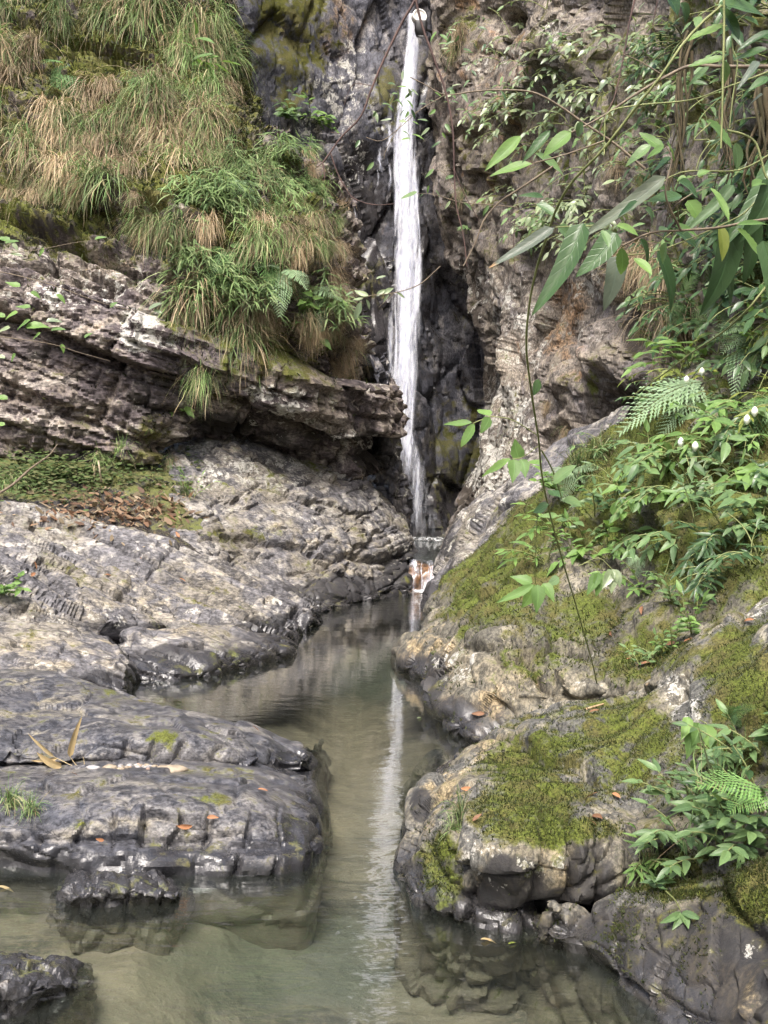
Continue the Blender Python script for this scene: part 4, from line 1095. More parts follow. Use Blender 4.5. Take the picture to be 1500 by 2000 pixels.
def put_leaf(base, tip, up, kind, mat, rng, parent, width=None, name='leaf', roll=0.0):
    base, tip = Vector(base), Vector(tip)
    L = (tip - base).length
    me = leaf_me(kind, mat, rng)
    M = frame(tip - base, up).to_4x4()
    M = Matrix.Translation(base) @ M @ Matrix.Rotation(roll, 4, 'X')
    wn = {'ell': .40, 'ovate': .52, 'tooth': .38, 'lance': .20, 'small': .42, 'slim': .24}[kind]
    sw = L if width is None else width / wn
    M = M @ Matrix.Diagonal((L, sw, (L + sw) / 2, 1))
    o = bpy.data.objects.new(name, me); COL.objects.link(o)
    if parent is not None:
        o.parent = parent
        o.matrix_parent_inverse = parent.matrix_world.inverted()
    o.matrix_world = M
    return o
def empty(name, loc, label, category, group=None):
    o = bpy.data.objects.new(name, None); COL.objects.link(o)
    o.empty_display_size = .05
    o.matrix_world = Matrix.Translation(Vector(loc))
    o['label'] = label; o['category'] = category; o['kind'] = 'thing'
    if group:
        o['group'] = group
    return o
def smooth_line(pts, n):
    A = np.array(pts, float)[:, None, :]
    return catmull(np.repeat(A, 2, 1), n, 0)[:, 0, :] if len(A) > 1 else A[:, 0]
def tube_arrays(pts, r0, r1, sides=5):
    pts = np.asarray(pts, float); n = len(pts)
    tg = np.gradient(pts, axis=0); tg /= np.maximum(np.linalg.norm(tg, axis=1, keepdims=True), 1e-9)
    ref = np.array([0.3, 0.9, 0.1])
    s = np.cross(tg, ref); s /= np.maximum(np.linalg.norm(s, axis=1, keepdims=True), 1e-9)
    b = np.cross(tg, s)
    ang = np.linspace(0, 2 * math.pi, sides, endpoint=False)
    rad = np.linspace(r0, r1, n)[:, None, None]
    V = pts[:, None, :] + rad * (np.cos(ang)[None, :, None] * s[:, None, :] + np.sin(ang)[None, :, None] * b[:, None, :])
    i = np.arange(n * sides).reshape(n, sides)
    j = np.roll(i, -1, axis=1)
    F = np.stack([i[:-1], j[:-1], j[1:], i[1:]], 2).reshape(-1, 4)
    return V.reshape(-1, 3), F
def tube(name, lines, mat, parent=None, sides=5, **props):
    """lines: list of (points, r0, r1), joined into one mesh"""
    VV, FF, o = [], [], 0
    for pts, r0, r1 in lines:
        V, F = tube_arrays(pts, r0, r1, sides)
        VV.append(V); FF.append(F + o); o += len(V)
    ob = link(name, set_mesh(name, np.concatenate(VV), np.concatenate(FF)), mat, None, **props)
    if parent is not None:
        ob.parent = parent
        ob.matrix_parent_inverse = parent.matrix_world.inverted()
    return ob
class Blades:
    """flat tapered ribbons collected into one mesh, colour per vertex"""
    def __init__(s):
        s.V, s.F, s.C, s.n = [], [], [], 0
    def add(s, pts, w, c0, c1, side, taper=1.0):
        pts = np.asarray(pts, float); n = len(pts)
        t = np.linspace(0, 1, n)
        ww = w * (1 - t ** 2 * taper) * np.minimum(1, .4 + t * 4)
        side = np.asarray(side)
        L = pts - side * ww[:, None] / 2; Rr = pts + side * ww[:, None] / 2
        V = np.stack([L, Rr], 1).reshape(-1, 3)
        c = np.array(c0)[None] * (1 - t)[:, None] + np.array(c1)[None] * t[:, None]
        i = s.n + np.arange(n - 1) * 2
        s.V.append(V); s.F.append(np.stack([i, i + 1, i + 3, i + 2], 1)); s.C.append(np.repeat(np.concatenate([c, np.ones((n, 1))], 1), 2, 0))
        s.n += len(V)
    def mesh(s, name):
        me = set_mesh(name, np.concatenate(s.V), np.concatenate(s.F), np.concatenate(s.C)); me.materials.append(m_blade); return me

GREENS = [(.21, .33, .11), (.28, .40, .15), (.15, .26, .085), (.35, .42, .20)]
TANS = [(.55, .43, .28), (.47, .35, .21), (.62, .51, .35), (.38, .28, .17)]
def grass_mesh(seed, n, length, dry, spread=1.0, width=.012, up=.55, droop=1.0):
    """a tuft rooted at the origin, leaning out along -Y and hanging down"""
    r = random.Random(seed)
    B = Blades()
    for _ in range(n):
        az = r.gauss(0, .85 * spread)
        o = np.array([math.sin(az), -math.cos(az), 0])
        L = length * r.choice((r.uniform(.3, .7), r.uniform(.6, 1.0), r.uniform(.8, 1.15)))
        v = o * r.uniform(.15, 1.0) + np.array([0, 0, r.uniform(-.1, 1.1) * up * 1.7])
        p = np.array([r.gauss(0, .12), r.uniform(-.05, .05), r.gauss(0, .09)]) * length
        pts = [p]
        ns = 6
        g = r.choice((r.uniform(1.0, 2.2), r.uniform(1.5, 3.2))) * droop
        kink = r.randrange(2, 16)
        for k in range(ns):
            v = v + np.array([0, 0, -g / ns]) + np.array([r.gauss(0, .08), r.gauss(0, .08), r.gauss(0, .04)])
            if k == kink:
                v = v + np.array([r.gauss(0, .6), r.gauss(0, .6), -.4])
            p = p + v / max(.4, np.linalg.norm(v)) * L / ns
            pts.append(p)
        isdry = r.random() < dry
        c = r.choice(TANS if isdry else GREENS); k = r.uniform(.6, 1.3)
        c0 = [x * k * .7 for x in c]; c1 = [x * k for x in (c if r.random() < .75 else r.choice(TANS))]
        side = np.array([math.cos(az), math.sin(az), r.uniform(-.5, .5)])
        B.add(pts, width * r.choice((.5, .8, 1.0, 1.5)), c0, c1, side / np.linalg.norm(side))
    return B.mesh('grass_tuft')
TUFT = {
 'green': [grass_mesh(10 + i, 230, 1.0, .05) for i in range(4)],
 'tan': [grass_mesh(20 + i, 260, 1.0, .95, 1.0, .010, .45, 1.3) for i in range(4)],
 'mix': [grass_mesh(30 + i, 250, 1.0, .5) for i in range(4)],
 'short': [grass_mesh(40 + i, 150, 1.0, .06, 1.9, .022, 1.0, .75) for i in range(3)]}
def tuft(p, n, kind, size, rng, label, group, name='grass_tuft'):
    o = bpy.data.objects.new(name, rng.choice(TUFT[kind])); COL.objects.link(o)
    nx, ny = n[0], n[1]
    az = math.atan2(nx, -ny) * .6 + rng.gauss(0, .35)
    o.matrix_world = Matrix.Translation(Vector(p)) @ Matrix.Rotation(az, 4, 'Z') @ Matrix.Diagonal((size * rng.uniform(.85, 1.2) * rng.choice((-1, 1)), size, size * rng.uniform(.85, 1.2), 1))
    o['label'] = label; o['category'] = 'grass'; o['group'] = group; o['kind'] = 'thing'
    return o
def frond_mesh(seed, npair=17, wid=.34, droop=.35, colors=((.10, .20, .06), (.14, .25, .09))):
    """unit fern frond along +X with toothed pinnae"""
    r = random.Random(seed)
    V, F, C = [], [], []
    def rach(t):
        return np.array([t, .04 * math.sin(t * 2.5 + seed), .10 * math.sin(t * 2.2) - droop * t * t])
    for k in range(12):
        a, b = rach(k / 12), rach((k + 1) / 12)
        w0, w1 = .007 * (1 - k / 13), .007 * (1 - (k + 1) / 13)
        i = len(V)
        V += [a + (0, -w0, .002), a + (0, w0, .002), b + (0, w1, .002), b + (0, -w1, .002)]
        F.append((i, i + 1, i + 2, i + 3)); C += [(.10, .12, .05, 1)] * 4
    for k in range(npair):
        t = .16 + .83 * k / npair
        L = wid * (math.sin(math.pi * min(1, (t - .02) ** .72)) ** .8) * (1 - .25 * t) + .008
        for s in (-1, 1):
            b0 = rach(t)
            an = math.radians(62 - 22 * t) + r.uniform(-.06, .06)
            d = np.array([math.cos(an), s * math.sin(an), -.12 + r.uniform(-.08, .05)])
            fwd = np.array([1, 0, -.2])
            pw = .055 * (1 - .45 * t) + .010
            c = np.array(colors[0]) + (np.array(colors[1]) - np.array(colors[0])) * r.random()
            nseg = 5
            for q in range(nseg):
                u0, u1 = q / nseg, (q + 1) / nseg
                um = u0 + .35 / nseg
                ww = pw * (1 - u0) ** .6
                sag = -.10 * L * u1 * u1
                p0, p1 = b0 + d * L * u0, b0 + d * L * u1 + np.array([0, 0, sag])
                pm = b0 + d * L * (um + .25 / nseg)
                i = len(V)
                V += [p0, pm + fwd * ww * .62, p1, pm - fwd * ww * .62 + d * L * .03]
                F.append((i, i + 1, i + 2, i + 3) if s < 0 else (i, i + 3, i + 2, i + 1)); C += [(*(c * (.85 + .3 * u0)), 1)] * 4
    me = set_mesh('frond', np.array(V), np.array(F), C, smooth=False)
    me.materials.append(m_blade)
    return me
FROND = [frond_mesh(i, 17 + i % 3 * 2, .34 + .03 * (i % 2), (.25, .4, .55, .3)[i % 4]) for i in range(4)]
FROND_B = [frond_mesh(9, 18, .36, .3, ((.14, .27, .075), (.20, .34, .11)))]
FROND_G = [frond_mesh(11 + i, 18, .33, .35, ((.22, .33, .17), (.30, .42, .25))) for i in range(2)]
def fern(p, n, label, fronds, rng, set_=FROND, group=None):
    """fronds: list of (tip px x, tip px y, towards-viewer metres)"""
    p = Vector(p)
    e = empty('fern', p, label, 'fern', group)
    for (tx, ty, dn) in fronds:
        tip = Vector(P(tx, ty, p.y - dn))
        L = (tip - p).length
        up = Vector((0, -.55, .8)) + Vector((rng.uniform(-.15, .15),) * 3)
        M = Matrix.Translation(p) @ frame(tip - p + Vector((0, 0, L * .25)), up).to_4x4() @ Matrix.Diagonal((L * 1.04, L * rng.uniform(.9, 1.1), L, 1))
        o = bpy.data.objects.new('frond', rng.choice(set_)); COL.objects.link(o)
        o.parent = e; o.matrix_parent_inverse = e.matrix_world.inverted(); o.matrix_world = M
    return e
def herb(p, n, label, rng, size=.3, nst=4, nleaf=6, leaf=.08, kind='ovate', mat=None, out=.7, droop=.3, name='leafy_plant', group=None, category='plant'):
    """a small plant: a few arching stems with leaves set along them"""
    p = Vector(p); n = Vector(n).normalized()
    e = empty(name, p, label, category, group)
    lines = []
    for s in range(nst):
        az = rng.uniform(0, 2 * math.pi)
        d = (n * rng.uniform(.5, 1.0) + Vector((0, 0, rng.uniform(.2, .9))) + Vector((math.cos(az), math.sin(az) * .6 - .2, rng.uniform(-.2, .3))) * out).normalized()
        L = size * rng.uniform(.6, 1.15)
        pts = [p - n * .03 + Vector((rng.gauss(0, .05), rng.gauss(0, .05), 0)) * size]
        v = d.copy()
        for k in range(7):
            v = (v + Vector((rng.gauss(0, .06), rng.gauss(0, .06), -droop / 5))).normalized()
            pts.append(pts[-1] + v * L / 7)
        lines.append(([tuple(q) for q in pts], .010 * size ** .5, .004 * size ** .5))
        for k in range(nleaf):
            t = 1.6 + (len(pts) - 1.7) * (k + rng.uniform(.2, .9)) / nleaf
            i = min(int(t), len(pts) - 2); q = pts[i].lerp(pts[i + 1], t - i)
            tg = (pts[i + 1] - pts[i]).normalized()
            sd = tg.cross(Vector((0, 0, 1))); sd = sd.normalized() if sd.length > .01 else Vector((1, 0, 0))
            sgn = 1 if k % 2 else -1
            ld = (tg * rng.uniform(.2, .8) + sd * sgn * rng.uniform(.6, 1.1) + Vector((0, -.15, rng.uniform(-.45, .15)))).normalized()
            if k == nleaf - 1:
                ld = (tg + Vector((0, 0, -.2))).normalized(); q = pts[-1]
            l = leaf * rng.uniform(.65, 1.2)
            put_leaf(q, q + ld * l, Vector((rng.uniform(-.25, .25), -.5, .8)) + n * .3, kind, mat, rng, e, roll=rng.uniform(-.35, .35))
    tube('stem', lines, m_stem, e, 4)
    return e
bpy.context.view_layer.update()
rng = random.Random(11)
# ------------------------------------------------------------------ grass on the left cliff
REG = [  # polygon-ish boxes: x0, x1, y0, y1, count, kinds, size range, phrase
 (-60, 90, 80, 200, 9, ('tan', 'tan', 'mix'), (.9, 1.2), 'dry tan grass tuft at the upper left edge'),
 (-60, 130, -60, 80, 9, ('green', 'green', 'mix'), (.8, 1.1), 'grass tuft at the top left corner'),
 (130, 300, -60, 60, 9, ('green', 'mix'), (.8, 1.1), 'grass tuft at the top of the left cliff'),
 (280, 440, -80, 130, 22, ('green', 'green', 'mix'), (.8, 1.15), 'long green grass tuft high on the left cliff near its edge'),
 (380, 470, 80, 240, 9, ('mix', 'green', 'tan'), (.7, 1.0), 'grass tuft on the cliff edge left of the mossy wall'),
 (100, 380, 150, 290, 22, ('green', 'mix', 'tan', 'green'), (.7, 1.0), 'mixed green and tan tuft mid slope on the left cliff'),
 (180, 420, 230, 330, 16, ('tan', 'tan', 'mix'), (.75, 1.0), 'dry tan grass tuft along the brow of the left cliff'),
 (-60, 180, 200, 330, 14, ('mix', 'tan', 'green'), (.7, 1.0), 'grass tuft above the tilted beds at the left edge'),
 (340, 450, 200, 330, 9, ('green', 'mix'), (.75, 1.0), 'green grass tuft above the bamboo grass'),
 (-40, 300, 300, 400, 16, ('mix', 'tan', 'green'), (.35, .6), 'short grass tuft below the brow of the left cliff'),
 (230, 350, 410, 480, 7, ('mix', 'green'), (.5, .7), 'small grass tuft on the ledge left of the bamboo grass'),
 (480, 680, 400, 550, 18, ('mix', 'tan', 'green'), (.45, .7), 'grass tuft on the shoulder beside the waterfall'),
 (600, 705, 560, 670, 10, ('tan', 'mix'), (.35, .55), 'tan grass tuft on the lower shoulder beside the waterfall'),
 (480, 640, 590, 650, 8, ('mix', 'tan', 'green'), (.4, .6), 'grass tuft below the ferns on the left cliff'),
 (400, 620, 300, 480, 26, ('green', 'mix', 'green', 'tan'), (.45, .75), 'grass tuft among the bamboo grass'),
 (360, 560, 480, 620, 16, ('mix', 'green', 'tan'), (.4, .65), 'grass tuft around the shoulder ferns'),
 (640, 700, 690, 740, 4, ('tan',), (.4, .55), 'short tan grass tuft above the jointed blocks'),
]
for (x0, x1, y0, y1, cnt, kinds, sz, phrase) in REG:
    for k in range(int(cnt * 1.0)):
        x, y = rng.uniform(x0, x1), rng.uniform(y0, y1)
        h = hit(x, y, ('cliff_face',))
        if not h or h[0].x > .5:
            continue
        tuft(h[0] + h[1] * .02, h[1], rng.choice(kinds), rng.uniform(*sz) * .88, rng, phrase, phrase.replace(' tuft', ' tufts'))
for (x, y, kind, sz, lab) in [
 (200, 345, 'green', 1.0, 'single green grass tuft hanging below the brow of the grassy slope'),
 (375, 575, 'mix', 1.0, 'bushy half dry grass tuft hanging left of the ferns'),
 (345, 600, 'mix', .8, 'smaller half dry grass tuft at the end of the pale lichen-covered bed'),
 (445, 655, 'green', 1.05, 'large pale green grass tuft hanging like a mop above the overhang'),
 (480, 670, 'mix', .85, 'brownish grass tuft right of the pale green mop of grass'),
 (390, 735, 'green', .6, 'small green grass tuft hanging into the dark crevice'),
 (290, 430, 'green', .8, 'yellow-green grass tuft over the mossy notch'),
 (330, 450, 'mix', .7, 'short grass tuft right of the mossy notch'),
 (195, 905, 'green', .6, 'lone green grass tuft on the earth ledge'),
 (15, 945, 'green', .5, 'green grass tuft at the left end of the earth ledge'),
 (300, 985, 'mix', .3, 'tiny grass tuft among the dead leaves on the earth ledge'),
 (240, 885, 'short', .35, 'low grass tuft behind the white lichen on the ledge'),
 (330, 905, 'mix', .4, 'small straw tuft at the right end of the earth ledge'),
 (360, 965, 'short', .3, 'sparse green tuft at the foot of the cliff'),
 (1225, 505, 'tan', .7, 'dry grass tuft hanging on the right cliff below the broad leaves'),
 (1265, 495, 'tan', .75, 'dense straw tuft right of the orange streak on the right cliff'),
 (1300, 520, 'tan', .8, 'dead grass hanging over the hollow in the right cliff'),
 (1210, 320, 'tan', .5, 'small dry tuft in the middle of the right cliff'),
 (900, 60, 'tan', .7, 'straw tuft on the right cliff top beside the pipe'),
 (890, 100, 'mix', .6, 'half green tuft on the right cliff just below the pipe'),
 (905, 380, 'mix', .5, 'thin tuft on the right cliff beside the falls'),
 (1110, 840, 'tan', .35, 'dry tuft on the right cliff above the mossy bank'),
 (1070, 790, 'tan', .3, 'faint dry tuft on the pale part of the right cliff'),
 (1130, 925, 'short', .4, 'green tuft where the mossy bank meets the right cliff'),
 (1170, 890, 'short', .4, 'bright tuft above the pale fern on the mossy bank'),
 (1320, 620, 'tan', .9, 'brown hanging grass above the ferns at the right'),
 (20, 1570, 'short', .16, 'bright green grass tuft on the fluted slab at the left edge'),
 (60, 1590, 'short', .13, 'smaller bright grass tuft right beside the edge tuft on the slab'),
 (905, 1600, 'short', .15, 'green grass tuft on the near mossy boulder'),
 (890, 1625, 'short', .10, 'little grass tuft low on the near mossy boulder'),
 (1410, 1600, 'short', .30, 'arching grass tuft among the shrub leaves by the bright fern'),
 (1265, 1700, 'short', .16, 'thin grass tuft overhanging the gap between the two near boulders')]:
    h = hit(x, y)
    if h:
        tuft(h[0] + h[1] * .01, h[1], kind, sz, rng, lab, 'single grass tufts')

# ------------------------------------------------------------------ bamboo grass
def bamboo_mesh(seed, nst=13):
    r = random.Random(seed)
    B, S = Blades(), Blades()
    for s in range(nst):
        az = r.gauss(0, 1.0)
        o = np.array([math.sin(az), -math.cos(az) * .8, 0])
        v = o * r.uniform(.3, .8) + np.array([0, 0, r.uniform(.3, 1.1)])
        p = np.array([r.gauss(0, .12), 0, r.gauss(0, .08)])
        pts = [p]
        for k in range(8):
            v = v + np.array([0, 0, -.2])
            p = p + v / np.linalg.norm(v) * .09
            pts.append(p)
        S.add(pts, .008, (.14, .17, .05), (.16, .2, .06), np.array([1, 0, 0]))
        for k in range(2, 9):
            for q in range(2):
                a2 = az + r.gauss(0, .9)
                d = np.array([math.sin(a2), -math.cos(a2) * .7, r.uniform(-.9, .25)])
                d /= np.linalg.norm(d)
                L = r.uniform(.16, .30)
                b0 = pts[k]
                lp = [b0, b0 + d * L * .35 + np.array([0, 0, .01]), b0 + d * L * .7, b0 + d * L + np.array([0, 0, -.05])]
                sd = np.cross(d, np.array([0, -.6, .8])); sd /= np.linalg.norm(sd)
                c = r.choice([(.13, .21, .07), (.17, .25, .09), (.23, .30, .13), (.09, .15, .055)])
                B.add(lp, r.uniform(.02, .034), c, [x * 1.15 for x in c], sd)
    return S.mesh('stems'), B.mesh('foliage')
BAM = [bamboo_mesh(60 + i) for i in range(4)]
def bamboo(x, y, size, lab, grp):
    h = hit(x, y, ('cliff_face',))
    if not h:
        return
    e = empty('bamboo_grass', h[0], lab, 'bamboo grass', grp)
    st, fo = rng.choice(BAM)
    M = Matrix.Translation(h[0]) @ Matrix.Rotation(rng.gauss(0, .5), 4, 'Z') @ Matrix.Diagonal((size * rng.choice((-1, 1)), size, size, 1))
    for nm, me in (('stems', st), ('foliage', fo)):
        o = bpy.data.objects.new(nm, me); COL.objects.link(o); o.parent = e
        o.matrix_parent_inverse = e.matrix_world.inverted(); o.matrix_world = M
for (x0, x1, y0, y1, cnt, lab) in [(430, 560, 290, 380, 9, 'leafy bamboo grass clump high on the cliff shoulder'), (380, 600, 370, 460, 8, 'leafy bamboo grass clump midway on the cliff shoulder'),
                              (360, 520, 490, 580, 6, 'leafy bamboo grass clump around the ferns'), (450, 640, 560, 650, 3, 'leafy bamboo grass clump low on the cliff shoulder')]:
    for k in range(cnt):
        bamboo(rng.uniform(x0, x1), rng.uniform(y0, y1), rng.uniform(.65, 1.0), lab, lab.replace('clump', 'clumps'))

# ------------------------------------------------------------------ ferns
def fern_at(x, y, lab, tips, set_=FROND, lift=.05, only=None, dn=None):
    h = hit(x, y, only)
    if h:
        fern(h[0] + h[1] * lift, h[1], lab, [(a, b, rng.uniform(.1, .4) * (h[0].y / 16 + .2) if dn is None else dn) for a, b in tips], rng, set_)
fern_at(128, 128, 'fresh green fern among the tan grass, upper left', [(95, 165), (112, 185), (137, 196), (160, 168), (88, 128)])
fern_at(268, 152, 'small fern in the grass right of the upper left fern', [(300, 198), (285, 200), (240, 140)])
fern_at(440, 480, 'fern with drooping fronds above the bamboo grass', [(385, 505), (410, 555), (465, 560), (490, 480), (430, 450)])
fern_at(500, 495, 'fern arching to the right on the cliff shoulder', [(560, 480), (450, 530), (530, 560), (500, 450)])
fern_at(552, 530, 'bluish fern below the straw on the cliff shoulder', [(545, 610), (590, 565), (515, 575), (505, 525), (570, 500)], FROND_G)
fern_at(605, 560, 'bluish fern beside the waterfall edge of the cliff', [(580, 620), (620, 640), (655, 590), (560, 580)], FROND_G)
fern_at(455, 352, 'pale feathery frond in the bamboo grass', [(490, 398)], FROND_G)
fern_at(1395, 762, 'large pale fern arching over the mossy bank', [(1228, 848), (1250, 800), (1300, 850)], FROND_G, .15)
fern_at(1500, 640, 'big fern with hanging fronds at the right edge', [(1440, 760), (1420, 690), (1465, 730), (1400, 660)], FROND_G, .15)
fern_at(1525, 790, 'dark fern leaving the frame at the right edge', [(1470, 880), (1480, 930), (1450, 830)], FROND, .1)
fern_at(1130, 925, 'pale fern where the bank meets the cliff', [(1080, 945), (1100, 975), (1155, 960), (1165, 925)], FROND_G, .1)
fern_at(1262, 1090, 'small fern on the bare strip of the mossy bank', [(1228, 1108), (1240, 1130), (1290, 1080), (1275, 1125)], FROND_G, .06)
fern_at(1345, 590, 'dark fern in the shade of the broad leaves', [(1365, 520), (1340, 640), (1380, 600), (1310, 640)], FROND, .1)
fern_at(1400, 600, 'dark feathery fern under the hanging blades', [(1400, 520), (1440, 560), (1370, 640), (1430, 640)], FROND, .1)
fern_at(1545, 1528, 'bright yellow-green fern frond at the right edge', [(1372, 1558), (1440, 1600)], FROND_B, .14, None, .12)
fern_at(1440, 1420, 'small dark fern above the bright frond', [(1470, 1395), (1440, 1370), (1490, 1430)], FROND, .05)

